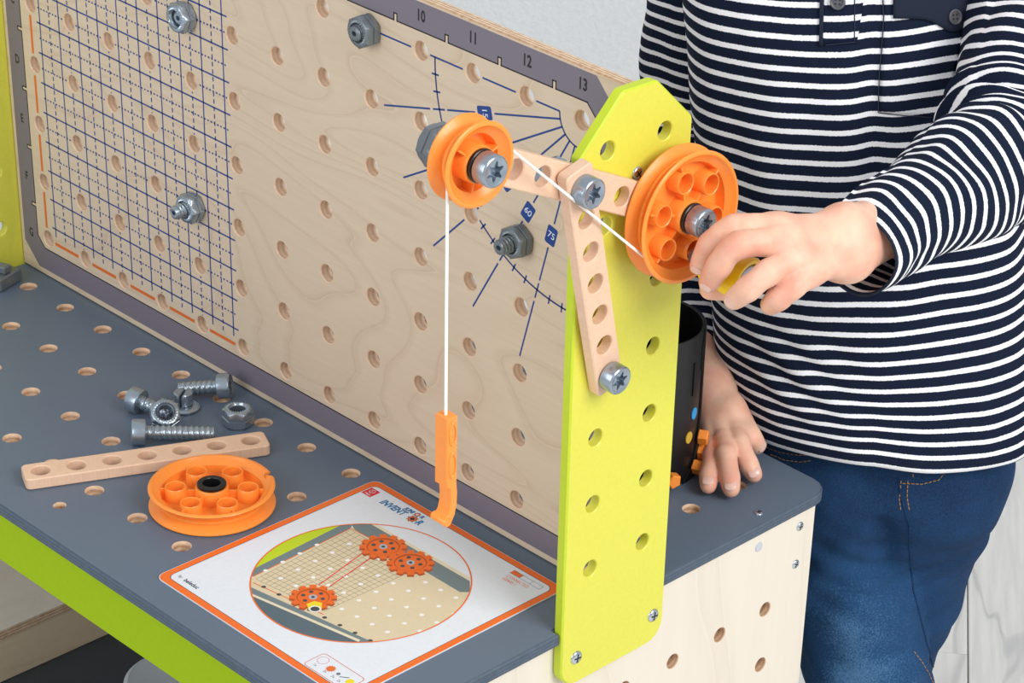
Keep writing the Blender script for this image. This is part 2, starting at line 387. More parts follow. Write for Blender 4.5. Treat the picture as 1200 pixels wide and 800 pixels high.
# pegboard: local (x, z) -> world (x, y=0..0.012, z)
MB = Matrix(((1, 0, 0, 0), (0, 0, -1, 0.00425), (0, 1, 0, 0), (0, 0, 0, 1)))
bo = [(-0.0348, T + 0.0004), (0.5813, T + 0.0004), (0.5813, 0.835), (-0.0348, 0.835)]
bh = [(i * S, ROW0 + j * S, 0.0059) for i in range(13) for j in range(7)] + [(-0.0208, 0.5528, 0.0034), (-0.0208, 0.778, 0.0034)]
board = plate('pegboard', rounded(bo, [0, 0, 0.004, 0.004]), bh, 0.0085, 0.001, MB, bench, ['birch_face', 'ply_edge_y', 'hole_y'], loc=NB)
BH = [(a, b_) for a, b_, c in bh]
MP = Matrix(((1, 0, 0, 0), (0, 0, -1, -0.00004), (0, 1, 0, 0), (0, 0, 0, 1)))
# printed border frame with notches
ox0, ox1, oz0, oz1 = -0.0305, 0.5665, 0.5055, 0.8330
ix0, ix1, iz0, iz1 = -0.0130, 0.5560, 0.5232, 0.8150
def notch_path():
    pts = [(ix0, iz0 + 0.008), (ix0 + 0.008, iz0), (ix1 - 0.008, iz0), (ix1, iz0 + 0.008)]
    pts += [(ix1, iz1 - 0.012), (ix1 - 0.012, iz1)]
    for k in range(12, 0, -1):
        x = (k - 0.5) * S; pts += [(x + 0.0013, iz1), (x + 0.0013, iz1 + 0.0045), (x - 0.0013, iz1 + 0.0045), (x - 0.0013, iz1)]
    pts += [(ix0 + 0.008, iz1), (ix0, iz1 - 0.008)]
    for j in range(6, 0, -1):
        z = ROW0 + (j - 0.5) * S; pts += [(ix0, z + 0.0013), (ix0 - 0.0045, z + 0.0013), (ix0 - 0.0045, z - 0.0013), (ix0, z - 0.0013)]
    return pts
inner = notch_path()
outer = [(ox0, oz0 + 0.016), (ox0 + 0.016, oz0), (ox1 - 0.016, oz0), (ox1, oz0 + 0.016), (ox1, oz1 - 0.0005 - 0.016), (ox1 - 0.016, oz1), (ox0 + 0.016, oz1), (ox0, oz1 - 0.016)]
bm = bmesh.new()
for lp in (inner, outer):
    vs = [bm.verts.new(MP @ Vector((p[0], p[1], 0))) for p in lp]
    for i in range(len(vs)): bm.edges.new((vs[i], vs[(i + 1) % len(vs)]))
bmesh.ops.triangle_fill(bm, use_beauty=True, edges=bm.edges[:])
for f in bm.faces[:]:
    c = f.calc_center_median()
    if min((c.x + 0.0208) ** 2 + (c.z - z) ** 2 for z in (0.5528, 0.778)) < 1e-7: pass
me = bpy.data.meshes.new('printed_border'); bm.to_mesh(me); bm.free()
ob = link('printed_border', me, board, ['border_ink'], False)
pr_ = Print()
for a, b_ in zip(inner, inner[1:] + inner[:1]): pr_.quad(a, b_, 0.0009, 0.00003, 0.00035)
for k in range(13): pr_.text(str(k + 1), 0.0100, (k * S, 0.8243), 0, 0.00003, 0.78, bold=0.00030)
for j, ch in enumerate('GFEDCBA'): pr_.text(ch, 0.0094, (-0.0215, ROW0 + j * S - 0.0025), 0, 0.00003, 0.75, bold=0.00022)
pr_.make('printed_scale', MP, board, 'black_ink')
# grid print (blue), orange line, protractor
gp = Print()
for k in range(10):
    x = 0.0102 + k * 0.02276
    gp.line([(x, 0.5375), (x, 0.815 - 0.006)], 0.0012, BH, 0.0072)
    if k < 9:
        x2 = x + 0.01138; gp.line([(x2, 0.5375), (x2, 0.809)], 0.0012, BH, 0.0072, dash=(0.0052, 0.0036))
for j in range(12):
    z = ROW0 + 0.01125 + j * 0.0225; gp.line([(0.0062, z), (0.2205, z)], 0.0012, BH, 0.0072)
    z2 = z + 0.01125
    if z2 < 0.812: gp.line([(0.0085, z2), (0.2190, z2)], 0.0012, BH, 0.0072, dash=(0.0034, 0.0022))
pc = (0.54, 0.8027)
def pol(r, a): return (pc[0] - r * math.cos(math.radians(a)), pc[1] - r * math.sin(math.radians(a)))
gp.line([pol(0.0175, a) for a in range(0, 91, 5)], 0.0011, BH, 0.0076)
gp.line([pol(0.1225, a) for a in range(0, 91, 2)], 0.0012, BH, 0.0076)
for a in range(5, 90, 5):
    if a % 15: gp.line([pol(0.1195, a), pol(0.1258, a)], 0.0012, BH, 0.0076)
gp.line([pol(0.0175, 0), pol(0.176, 0)], 0.0012, BH, 0.0082)
for a in range(15, 90, 15):
    for r0, r1 in ((0.0175, 0.0735), (0.0905, 0.1155), (0.1175, 0.1285), (0.1310, 0.174)): gp.line([pol(r0, a), pol(r1, a)], 0.0012, BH, 0.0076)
    c = Vector(pol(0.082, a)); d = (Vector(pc) - c).normalized(); n_ = Vector((d.y, -d.x))
    gp.poly(rounded([tuple(c + d * sy * 0.0062 + n_ * sx * 0.0042) for sx, sy in ((-1, -1), (1, -1), (1, 1), (-1, 1))], 0.0014, 3), 0.00002)
gp.make('printed_grid', MP, board, 'blue_ink')
dg = Print()
for a in range(15, 90, 15):
    c = Vector(pol(0.082, a)); dg.text(str(a), 0.0062, c, math.radians(a - 90), 0.00006)
dg.make('printed_degrees', MP, board, 'card_white')
og = Print()
og.line([(-0.0005, ROW0 - 0.001), (0.2185, ROW0 - 0.001)], 0.0026, BH, 0.0082)
og.line([(-0.001, ROW0), (-0.001, 0.806)], 0.0026, BH, 0.0082)
og.line([(-0.001, 0.8027), (0.2185, 0.8027)], 0.0026, BH, 0.0082)
og.make('printed_frame_line', MP, board, 'orange_ink')
# green end panels: local (y, z) -> world x thickness
def MX(xc): return Matrix(((0, 0, 1, xc), (1, 0, 0, 0), (0, 1, 0, 0), (0, 0, 0, 1)))
po = [(-0.050, 0.4588), (0.039, 0.4588), (0.039, 0.8115), (0.0085, 0.8405), (-0.0185, 0.8405), (-0.050, 0.8085)]
po = rounded(po, [0.014, 0.014, 0.004, 0.006, 0.006, 0.004], 5)
ph = [(GY + i * S, GZ + j * S, 0.0056) for i in (0, 1) for j in range(7)]
gpn = plate('end_panel', po, ph, 0.0075, 0.0010, MX(G - 0.00375), bench, ['lime', 'lime_edge', 'lime'], loc=NB)
gpl = plate('end_panel', po, [(y + 0.011, z - 0.0056, r) for y, z, r in ph], 0.0065, 0.0009, MX(-0.0350 - 0.00325), bench, ['lime', 'lime_edge', 'lime'], loc=NB)
# body of the bench
eo = [(-0.200, 0.0), (0.1945, 0.0), (0.1945, T - 0.0092), (0.041, T - 0.0092), (0.041, 0.457), (-0.052, 0.457), (-0.052, T - 0.0092), (-0.200, T - 0.0092)]
eo = [(-0.200, 0.0), (0.1945, 0.0), (0.1945, T - 0.0092), (-0.200, T - 0.0092)]
eh = [(0.0596 + i * S, 0.4259 - k * S, 0.005) for i in range(-5, 3) for k in range(0, 8)]
XE = 0.5813
plate('side_board', eo, eh, 0.010, 0.0008, MX(XE - 0.005), bench, ['birch_pale', 'ply_edge_x', 'hole_x'], loc=NB, seg=16)
plate('side_board', eo, [], 0.010, 0.0008, MX(-0.030), bench, ['birch_pale', 'ply_edge_x', 'hole_x'], loc=NB, seg=16)
def box(name, x0, x1, y0, y1, z0, z1, parent, m, bev=0.0008, loc=NB):
    bm = bmesh.new(); prism_bm(bm, [(x0, y0), (x1, y0), (x1, y1), (x0, y1)], z0, z1, bev)
    return frombm(name, bm, parent, [m], True, loc)
box('apron', -0.0248, XE - 0.0102, -0.1985, -0.1890, 0.4445, T - 0.0092, bench, 'lime_shaded')
box('back_rail', -0.0248, XE - 0.0102, 0.182, 0.1935, 0.40, T - 0.0092, bench, 'birch_warm')
box('lower_shelf', -0.0248, XE - 0.0102, -0.188, 0.1815, 0.240, 0.2495, bench, 'slate_dark')
# screws
def screw_meshes():
    bm = bmesh.new(); lathe_bm(bm, [(0, 0.0012), (0.0018, 0.0012), (0.0034, 0.0008), (0.0040, 0.0), (0.0040, -0.002), (0, -0.002)], 20)
    bmesh.ops.recalc_face_normals(bm, faces=bm.faces[:]); me = bpy.data.meshes.new('screw'); bm.to_mesh(me); bm.free()
    me.materials.append(MATS['chrome']); me.polygons.foreach_set('use_smooth', [True] * len(me.polygons))
    bm = bmesh.new()
    for a in (0.5, 0.5 + PI / 2): prism_bm(bm, [(-0.0024, -0.0004), (0.0024, -0.0004), (0.0024, 0.0004), (-0.0024, 0.0004)], 0.0008, 0.00135, 0, Matrix.Rotation(a, 4, 'Z'))
    bmesh.ops.recalc_face_normals(bm, faces=bm.faces[:]); m2 = bpy.data.meshes.new('recess'); bm.to_mesh(m2); bm.free(); m2.materials.append(MATS['black_plastic'])
    return me, m2
SM, SR = screw_meshes()
def screw(parent, loc, d, off=NB, k=1.0):
    o = bpy.data.objects.new('screw', SM); COL.objects.link(o); o.parent = parent
    R = axes(d) @ Matrix.Rotation(random.uniform(0, 1.5), 3, 'Z')
    # drive slots are joined as a second mesh only where seen large; keep as child of bench part
    o.rotation_euler = R.to_euler(); o.location = Vector(loc); o.scale = (k, k, k)
    return o
def screw_full(loc, d, k=1.0):
    o = screw(bench, Vector(loc) + Vector(NB), d, k=k); r = bpy.data.objects.new('recess', SR); COL.objects.link(r); r.parent = o
    return o
screw_full((0.5733, 0.1444, T + 0.0002), (0, 0, 1), 0.75)
screw_full((XE + 0.0002, 0.1789, 0.4793), (1, 0, 0), 0.85)
screw_full((XE + 0.0002, 0.1779, 0.4499), (1, 0, 0), 0.85)
screw_full((G + 0.0003, 0.0295, 0.4789), (1, 0, 0), 1.15)
screw_full((G + 0.0003, -0.0376, 0.4783), (1, 0, 0), 1.15)
screw_full((G + 0.0003, -0.0045, 0.7886), (1, 0, 0), 1.0)
bm = bmesh.new(); lathe_bm(bm, [(0, 0.0006), (0.0032, 0.0006), (0.0036, 0), (0.0036, -0.003), (0, -0.003)], 18, Matrix.Translation((XE, 0.1376, 0.4804)) @ axes((1, 0, 0)).to_4x4())
frombm('cover_cap', bm, bench, ['plug'], True, NB)
# wooden drawer box standing on the lower shelf
dr = bpy.data.objects.new('shelf_box', None); COL.objects.link(dr); dr.parent = bench; dr.location = (0.0375 - BL[0], -0.005, 0.2495); dr.empty_display_size = 0.02
def lbox(name, x0, x1, y0, y1, z0, z1, parent, m, bev=0.0008): return box(name, x0, x1, y0, y1, z0, z1, parent, m, bev, None)
lbox('side', 0.052, 0.060, -0.165, 0.165, 0.0, 0.038, dr, 'birch_warm')
lbox('side', -0.060, -0.052, -0.165, 0.165, 0.0, 0.038, dr, 'birch_warm')
lbox('side', -0.0518, 0.0518, 0.157, 0.165, 0.0, 0.038, dr, 'birch_warm')
lbox('side', -0.0518, 0.0518, -0.165, -0.157, 0.0, 0.038, dr, 'birch_warm')
bm = bmesh.new(); prism_bm(bm, [(-0.0625, -0.168), (0.0625, -0.168), (0.0625, 0.168), (-0.0625, 0.168)], 0.0382, 0.0465, 0.0006)
o = frombm('lid', bm, dr, ['birch_pale', 'ply_edge_z'], True)
for p in o.data.polygons:
    if abs(p.normal.z) < 0.5: p.material_index = 1
# grey tub beside it
tb = thing('tub', 'grey round plastic tub on the dark shelf behind the lime apron', 'tub', (0.205, -0.050, 0.2495))
bm = bmesh.new(); lathe_bm(bm, [(0, 0.0), (0.034, 0), (0.037, 0.003), (0.040, 0.016), (0.0415, 0.019), (0.0385, 0.021), (0.0365, 0.020), (0, 0.020)], 40); frombm('bowl', bm, tb, ['grey_tub'])
# ------------------------------------------------------------------ screws, bolts and nuts of the toy
def head_bm(bm, R=0.0088, H=0.009, mi=0, seg=72):
    Rm = []
    def ring(f, z): return [bm.verts.new((f(t) * math.cos(t), f(t) * math.sin(t), z)) for t in [2 * PI * i / seg for i in range(seg)]]
    star = lambda t: 0.0043 + 0.0013 * math.cos(6 * t) + 0.00025 * math.cos(12 * t)
    stb = lambda t: star(t) * 0.92
    rs = [ring(lambda t: 0.0050, 0.0), ring(lambda t: R - 0.0005, 0.0), ring(lambda t: R, 0.0005), ring(lambda t: R, H - 0.0012), ring(lambda t: R - 0.0004, H - 0.0004), ring(lambda t: R - 0.0011, H),
          ring(lambda t: R - 0.0016, H - 0.0001), ring(lambda t: 0.0064, H - 0.0006), ring(star, H - 0.0007), ring(stb, H - 0.0046)]
    for a, b in zip(rs, rs[1:]):
        for i in range(seg):
            j = (i + 1) % seg; f = bm.faces.new((a[i], a[j], b[j], b[i])); f.material_index = mi
    c = bm.verts.new((0, 0, H - 0.0046))
    for i in range(seg): f = bm.faces.new((rs[-1][i], rs[-1][(i + 1) % seg], c)); f.material_index = mi
def shaft_bm(bm, L, r0=0.0044, r1=0.0053, pitch=0.0030, seg=28, taper=0.0018, z0=0.0):
    n = int(L / 0.0005); rs = []
    for k in range(n + 1):
        z = z0 - L * k / n; row = []
        for i in range(seg):
            t = 2 * PI * i / seg; ph = ((z / pitch) - t / (2 * PI)) % 1.0; w = max(0.0, 1 - abs(ph - 0.5) / 0.28); w = w ** 0.7
            d = L * k / n; fade = min(1, (L - d) / taper) if taper else 1
            fade *= min(1, max(0, d - 0.001) / 0.0015)
            r = r0 + (r1 - r0) * w * fade; r = r if d > 0.0005 else 0.0050
            row.append(bm.verts.new((r * math.cos(t), r * math.sin(t), z)))
        rs.append(row)
    for a, b in zip(rs, rs[1:]):
        for i in range(seg): j = (i + 1) % seg; bm.faces.new((a[i], b[i], b[j], a[j]))
    e1 = [bm.verts.new((0.0038 * math.cos(2 * PI * i / seg), 0.0030 * math.sin(2 * PI * i / seg), z0 - L - 0.0006)) for i in range(seg)]
    e2 = [bm.verts.new((0.0020 * math.cos(2 * PI * i / seg), 0.0016 * math.sin(2 * PI * i / seg), z0 - L - 0.0003)) for i in range(seg)]
    e3 = [bm.verts.new((0.0018 * math.cos(2 * PI * i / seg), 0.0014 * math.sin(2 * PI * i / seg), z0 - L + 0.003)) for i in range(seg)]
    for a, b in ((rs[-1], e1), (e1, e2), (e2, e3)):
        for i in range(seg): j = (i + 1) % seg; bm.faces.new((a[i], b[i], b[j], a[j]))
    bm.faces.new(e3)
def bolt(label, loc, d, L, group=None, m='steel_plastic', up=(0, 0, 1), pitch=0.0026, roll=0.0):
    t = thing('toy_bolt', label, 'bolt', loc, group, axes(d, up) @ Matrix.Rotation(roll, 3, 'Z'))
    bm = bmesh.new(); head_bm(bm); frombm('head', bm, t, [m])
    bm = bmesh.new(); shaft_bm(bm, L, pitch=pitch); frombm('threaded_shaft', bm, t, [m])
    return t
def nut_geo(bm, H=0.0105, R=0.0108, hole=0.0054):
    hx = [(R * math.cos(PI / 3 * k), R * math.sin(PI / 3 * k)) for k in range(6)]
    seg = 48
    def hexr(t, Rr):
        a = (t % (PI / 3)) - PI / 6; return Rr * math.cos(PI / 6) / math.cos(a)
    def ring(f, z): return [bm.verts.new((f(t, i) * math.cos(t), f(t, i) * math.sin(t), z(i) if callable(z) else z)) for i, t in enumerate([2 * PI * k / seg for k in range(seg)])]
    ap = R * math.cos(PI / 6)
    lay = [(lambda t, i: hole, 0.0), (lambda t, i: ap - 0.0004, 0.0), (lambda t, i: min(hexr(t, R), ap + 0.0004), 0.0004), (lambda t, i: hexr(t, R), 0.0013), (lambda t, i: hexr(t, R), H * 0.44), (lambda t, i: hexr(t, R) - 0.0007, H * 0.47),
           (lambda t, i: hexr(t, R) - 0.0007, H * 0.53), (lambda t, i: hexr(t, R), H * 0.56), (lambda t, i: hexr(t, R), H - 0.0018), (lambda t, i: min(hexr(t, R), ap - 0.0002), H - 0.0006),
           (lambda t, i: ap - 0.0008 - 0.0003 * (i % 2), lambda i: H - 0.0006 + 0.0008 * (i % 2)), (lambda t, i: 0.0064, lambda i: H - 0.0004 + 0.0010 * (i % 2)), (lambda t, i: 0.0060, H - 0.0010), (lambda t, i: hole, H - 0.0016), (lambda t, i: hole, 0.0)]
    rs = [ring(f, z) for f, z in lay[:-1]]; rs.append(rs[0])
    for a, b in zip(rs, rs[1:]):
        for i in range(seg): j = (i + 1) % seg; bm.faces.new((a[i], a[j], b[j], b[i]))
def nut(label, loc, d, group=None, m='steel_plastic', H=0.0105, R=0.0108, roll=0.0, up=(0, 0, 1)):
    bm = bmesh.new(); nut_geo(bm, H, R); o = frombm('toy_nut', bm, None, [m])
    o.location = loc; o.rotation_euler = (axes(d, up) @ Matrix.Rotation(roll, 3, 'Z')).to_euler()
    o['label'] = label; o['category'] = 'nut'
    if group: o['group'] = group
    return o
# four bolt-and-nut pairs through the pegboard: bolt heads behind, tips pointing to the front
pairs = [(4, 5, 0.0165, 'steel_plastic', 'near the top of the ruled grid', 'blunt', 0.1), (8, 6, 0.0215, 'steel_dark', 'in the top row by the number 10', 'short', 0.5),
         (4, 2, 0.0275, 'steel_plastic', 'low in the ruled grid', 'long', 0.0), (11, 4, 0.0280, 'steel_dark', 'below the printed 60 mark', 'long', 0.45)]
for i, j, L_, m_, where, kind, roll in pairs:
    x, z = i * S, ROW0 + j * S
    nut('grey hexagonal toy nut on the pegboard ' + where, (x, -0.0003, z), (0, -1, 0), 'nuts on the pegboard', m_, roll=roll)
    bolt('grey toy bolt through the pegboard, %s tip %s' % (kind, where), (x, 0.0088, z), (0, 1, 0), L_, 'bolts through the pegboard', m_)
# loose hardware on the slate top
def lying(label, hx, hy, tx, ty, L_, m='steel_plastic', roll=0.0, group='loose bolts on the tabletop'):
    d = Vector((hx - tx, hy - ty)).normalized(); tilt = math.atan2(0.0088 - 0.0054, L_)
    dz = math.sin(tilt); c = math.cos(tilt); D_ = Vector((d.x * c, d.y * c, dz))
    base = Vector((hx, hy, T + 0.0091)) - D_ * 0.0045
    return bolt(label, base, D_, L_, group, m, pitch=0.0036, roll=roll)
lying('short grey toy bolt on the tabletop whose tip pokes under the tilted nut', 0.2031, -0.0736, 0.2286, -0.0644, 0.023)
lying('grey toy bolt lying nearest the pegboard, head to the right', 0.2255, -0.0171, 0.2037, -0.0377, 0.0265)
lying('longest grey toy bolt, lying along the wooden strip on the tabletop', 0.2399, -0.0985, 0.2688, -0.0578, 0.044)
nut('grey toy nut lying flat on the tabletop right of the bolts', (0.2604, -0.0334, T + 0.0003), (0, 0, 1), 'loose nuts on the tabletop', roll=0.3, H=0.0125)
nut('grey toy nut tipped up between the bolts on the tabletop', (0.2332, -0.0725, T + 0.0085), (0.45, -0.25, 0.62), 'loose nuts on the tabletop', roll=0.55, H=0.009)
cp = thing('slotted_cap', 'grey round flanged cap with a slotted knob among the loose bolts', 'fastener', (0.2194, -0.047, T + 0.0002), None, Matrix.Rotation(0.62, 3, 'Z'))
bm = bmesh.new(); lathe_bm(bm, [(0, 0), (0.0104, 0), (0.0112, 0.0006), (0.0112, 0.0016), (0.0100, 0.0026), (0.0080, 0.0030), (0, 0.0030)], 40); frombm('flange', bm, cp, ['steel_plastic'])
for s in (-1, 1):
    bm = bmesh.new(); pts = [(0.0009 * s, -0.0062), ] + [((0.0064 * math.cos(a)) * s, 0.0064 * math.sin(a)) for a in np.linspace(-1.45, 1.45, 12)] + [(0.0009 * s, 0.0062)]
    prism_bm(bm, [Vector(p) for p in pts], 0.0031, 0.0125, 0.0007); frombm('knob_half', bm, cp, ['steel_plastic'])
# ------------------------------------------------------------------ perforated beech strips
def strip(label, loc, rot, n=7, th=0.0078, w=0.0205, group='wooden strips'):
    L_ = (n - 1) * 0.0225; e = 0.0108
    o_ = rounded([(-e, -w / 2), (L_ + e, -w / 2), (L_ + e, w / 2), (-e, w / 2)], 0.0032, 3)
    t = plate('wooden_strip', o_, [(k * 0.0225, 0, 0.0060) for k in range(n)], th, 0.0007, Matrix.Identity(4), None, ['beech', 'beech', 'beech'], seg=24)
    t.location = loc; t.rotation_euler = rot; t['label'] = label; t['category'] = 'strip'; t['group'] = group
    return t
a = math.atan2(-0.0487 + 0.1723, 0.2948 - 0.2384)
strip('loose beech strip with seven holes lying on the slate top behind the orange wheel', (0.2384, -0.1723, T + 0.0042), (0, 0, a), 7)
# on the end panel: local X along the strip, local Z = +x
SY, SZ = -0.0201, 0.0095
def panel_rot(dy, dz):
    X_ = Vector((0, dy, dz)).normalized(); Z_ = Vector((1, 0, 0)); Y_ = Z_.cross(X_)
    return Matrix(((X_.x, Y_.x, Z_.x), (X_.y, Y_.y, Z_.y), (X_.z, Y_.z, Z_.z)))
R5 = (0.0166, 0.7633)
strip('beech strip jutting out from the lime end panel and carrying the small orange pulley', (G + 0.0042, R5[0], R5[1]), panel_rot(SY, SZ).to_euler(), 9)
L3 = (-0.0284, 0.6733); K4 = (R5[0] + 4 * SY, R5[1] + 4 * SZ)
dv = Vector((0.0081, K4[0] - L3[0], K4[1] - L3[1])).normalized(); zv = (Vector((1, 0, 0)) - dv * dv.x).normalized(); yv = zv.cross(dv)
rd = Matrix(((dv.x, yv.x, zv.x), (dv.y, yv.y, zv.y), (dv.z, yv.z, zv.z)))
strip('beech strip running down the face of the lime end panel as a brace', (G + 0.0043, L3[0], L3[1]), rd.to_euler(), 7)
xs = G + 0.0083
bolt('grey toy bolt holding the foot of the wooden brace to the lime panel', (xs + 0.0004, L3[0], L3[1]), zv, 0.026, 'bolts on the end panel', up=(0, 0, 1), roll=0.2)
bolt('grey toy bolt joining the two wooden strips in front of the lime panel', (xs + 0.0083, K4[0], K4[1]), (1, 0, 0), 0.030, 'bolts on the end panel', roll=0.5)
nut('grey toy nut behind the crossing of the two wooden strips', (G - 0.0003, K4[0], K4[1]), (-1, 0, 0), 'nuts behind the strips', 'steel_plastic')
# ------------------------------------------------------------------ wheels
def wheel_bm(R, H, cups, ribs, ph, notch=None, floor=0.0045, hub=0.0088, seg=120):
    bm = bmesh.new(); q = R - 0.0395
    prof = [(0.0088, 0), (R - 0.001, 0), (R, 0.0008), (R, 0.0016), (R - 0.004, 0.0042), (R - 0.0062, 0.0050), (R - 0.0062, 0.0058), (R - 0.0050, 0.0064), (R - 0.0050, 0.0080), (R - 0.0066, 0.0086), (R - 0.0066, 0.0098),
            (R - 0.0040, 0.0112), (R - 0.0003, 0.0134), (R, 0.0140), (R - 0.0004, 0.0146), (R - 0.0012, 0.0150), (R - 0.0024, 0.0149), (R - 0.0033, 0.0138), (R - 0.0046, 0.0124), (R - 0.0076, 0.0106), (R - 0.0082, floor + 0.001), (R - 0.0090, floor), (0.0108, floor), (0.0104, floor + 0.001), (0.0104, H - 0.0018), (0.0098, H - 0.0008), (0.0088, H - 0.0008)]
    rings = lathe_bm(bm, prof, seg, closed=True)
    if notch is not None:
        for ring in rings:
            for i, v in enumerate(ring):
                t = 2 * PI * i / seg; dd = (t - notch + PI) % (2 * PI) - PI
                if abs(dd) < 0.04 and v.co.z > 0.0110 and v.co.xy.length > R - 0.0045:
                    s = (R - 0.0046) / v.co.xy.length; v.co.x *= s; v.co.y *= s
    return bm
def ribbed(bm, R, H, cups, ribs, ph, floor=0.0045):
    rc = 0.0225 * R / 0.0395
    for k in range(cups):
        a = ph + 2 * PI * k / cups; M_ = Matrix.Translation((rc * math.cos(a), rc * math.sin(a), 0))
        lathe_bm(bm, [(0.0071, floor - 0.001), (0.0067, H - 0.0018), (0.0063, H - 0.0013), (0.0058, H - 0.0017), (0.0056, floor + 0.001), (0.0, floor + 0.001)], 28, M_)
    for k in range(ribs):
        a = ph + 2 * PI * k / ribs; M_ = Matrix.Rotation(a, 4, 'Z')
        if cups:
            prism_bm(bm, [(0.0100, -0.0007), (rc - 0.0058, -0.0007), (rc - 0.0058, 0.0007), (0.0100, 0.0007)], floor - 0.001, H - 0.0040, 0, M_)
            prism_bm(bm, [(rc + 0.0058, -0.0006), (R - 0.0075, -0.0006), (R - 0.0075, 0.0006), (rc + 0.0058, 0.0006)], floor - 0.001, H - 0.0028, 0.0003, M_)
        else: prism_bm(bm, [(0.0100, -0.0006), (R - 0.0075, -0.0006), (R - 0.0075, 0.0006), (0.0100, 0.0006)], floor - 0.001, H - 0.0028, 0.0003, M_)
def wheel(label, loc, rot, R, cups, ribs, ph, name='pulley_wheel', notch=None, group='orange pulley wheels'):
    t = thing(name, label, 'wheel', loc, group, rot); H = 0.0150
    bm = wheel_bm(R, H, cups, ribs, ph, notch); frombm('rim', bm, t, ['orange'])
    bm = bmesh.new(); ribbed(bm, R, H, cups, ribs, ph); frombm('ribs', bm, t, ['orange'])
    bm = bmesh.new(); lathe_bm(bm, [(0.0056, -0.0002), (0.0087, -0.0002), (0.0087, H), (0.0092, H + 0.0002), (0.0092, H + 0.0012), (0.0086, H + 0.0017), (0.0060, H + 0.0017), (0.0056, H + 0.0012)], 40, closed=True); frombm('bushing', bm, t, ['black_plastic'])
    return t
wheel('large orange pulley wheel lying flat on the slate top', (0.3332, -0.1106, T + 0.0003), (0, 0, 0.2), 0.0395, 6, 6, math.radians(36), notch=math.radians(36) + 0.38)
MXR = Matrix(((0, 0, 1), (1, 0, 0), (0, 1, 0)))
xw = xs + 0.0002
bigw = wheel('large orange pulley wheel mounted upright on the lime panel and turned by the child', (xw, R5[0] + 0.0005, R5[1]), MXR, 0.0395, 6, 6, math.radians(43))
K8 = (R5[0] + 8 * SY, R5[1] + 8 * SZ)
wheel('small orange pulley wheel at the outer end of the wooden strip', (xw, K8[0], K8[1]), MXR, 0.0232, 0, 3, math.radians(20))
bolt('grey toy bolt in the hub of the small orange pulley', (xw + 0.0172, K8[0], K8[1]), (1, 0, 0), 0.040, 'bolts on the end panel', roll=0.3)
bolt('grey toy bolt in the hub of the large upright orange wheel', (xw + 0.0172, R5[0] + 0.0005, R5[1]), (1, 0, 0), 0.040, 'bolts on the end panel', roll=0.1)
nut('dark grey toy nut behind the small orange pulley', (G - 0.0003, K8[0], K8[1]), (-1, 0, 0), 'nuts behind the strips', 'steel_dark', H=0.0130, R=0.0125)
# yellow crank knob on the big wheel
ka = math.radians(283); ky, kz = R5[0] + 0.0225 * math.cos(ka) + 0.0005, R5[1] + 0.0225 * math.sin(ka) - 0.0034
kb = thing('crank_knob', 'yellow crank knob on the large upright wheel, held in the child\'s fingers', 'knob', (xw + 0.0275, ky, kz), None, axes((1, 0, 0)))
bm = bmesh.new(); seg = 24; rs = []
for z, r in ((0.0, 0.0118), (0.0006, 0.0126), (0.016, 0.0128), (0.0285, 0.0136), (0.0300, 0.0130), (0.0300, 0.0112), (0.0296, 0.0106), (0.024, 0.0100)):
    rs.append([bm.verts.new(((r - (0.0007 if (i // 2) % 2 and 0.0003 < z < 0.029 else 0)) * math.cos(2 * PI * i / seg), (r - (0.0007 if (i // 2) % 2 and 0.0003 < z < 0.029 else 0)) * math.sin(2 * PI * i / seg), z)) for i in range(seg)])
for A_, B_ in zip(rs, rs[1:]):
    for i in range(seg): j = (i + 1) % seg; bm.faces.new((A_[i], A_[j], B_[j], B_[i]))
bm.faces.new(rs[0][::-1]); bm.faces.new(rs[-1]); frombm('grip', bm, kb, ['yellow'])
bm = bmesh.new(); lathe_bm(bm, [(0.0, 0.0262), (0.0030, 0.0262), (0.0036, 0.0285), (0.0084, 0.0285), (0.0092, 0.0278), (0.0092, 0.0242)], 28); frombm('bolt_head', bm, kb, ['steel_plastic'])
bm = bmesh.new(); lathe_bm(bm, [(0.0050, -0.0135), (0.0050, -0.0002), (0.0, -0.0002), (0.0, -0.0135)], 24, closed=True); frombm('axle', bm, kb, ['steel_dark'])
# ------------------------------------------------------------------ string and hook
gx = xw + 0.0092 - 0.0000
gx = xw + 0.0094
rg, Rg = 0.0172, 0.0334
B0 = Vector((R5[0] + 0.0005, R5[1])); A0 = Vector(K8)
pts = []
hy, hz = A0.x - rg, 0.7000
pts += [(gx, hy + 0.0002, hz - 0.004), (gx, hy, 0.76), (gx, hy, A0.y)]
# over the small wheel, then crossing down to the under side of the big wheel (inner common tangent)
dd = B0 - A0; D_ = dd.length; al = math.atan2(dd.y, dd.x); be = math.acos((rg + Rg) / D_)
th1 = al + be
for k in range(1, 14):
    t = PI - (PI - th1) * k / 13; pts.append((gx, A0.x + rg * math.cos(t), A0.y + rg * math.sin(t)))
t2 = th1 + PI
for k in range(0, 18):
    t = t2 + k * 0.20; pts.append((gx - 0.0015 * min(1, k / 4), B0.x + (Rg + 0.0) * math.cos(t), B0.y + Rg * math.sin(t)))
so = tube('string', pts, 0.00085, None, ['string'], 8)
so['label'] = 'white string running from the big wheel over the small pulley down to the hook'; so['category'] = 'string'
hk = [(-0.0036, 0), (0.0036, 0), (0.0036, -0.041), (0.0042, -0.047), (0.0040, -0.054), (0.0026, -0.0605), (0.0004, -0.0645), (-0.0026, -0.0658), (-0.0050, -0.0650), (-0.0058, -0.0630), (-0.0050, -0.0608), (-0.0030, -0.0602), (-0.0016, -0.0585), (-0.0006, -0.0545), (-0.0002, -0.0490), (-0.0008, -0.0436), (-0.0036, -0.0415)]
hy0 = hy + 0.0005
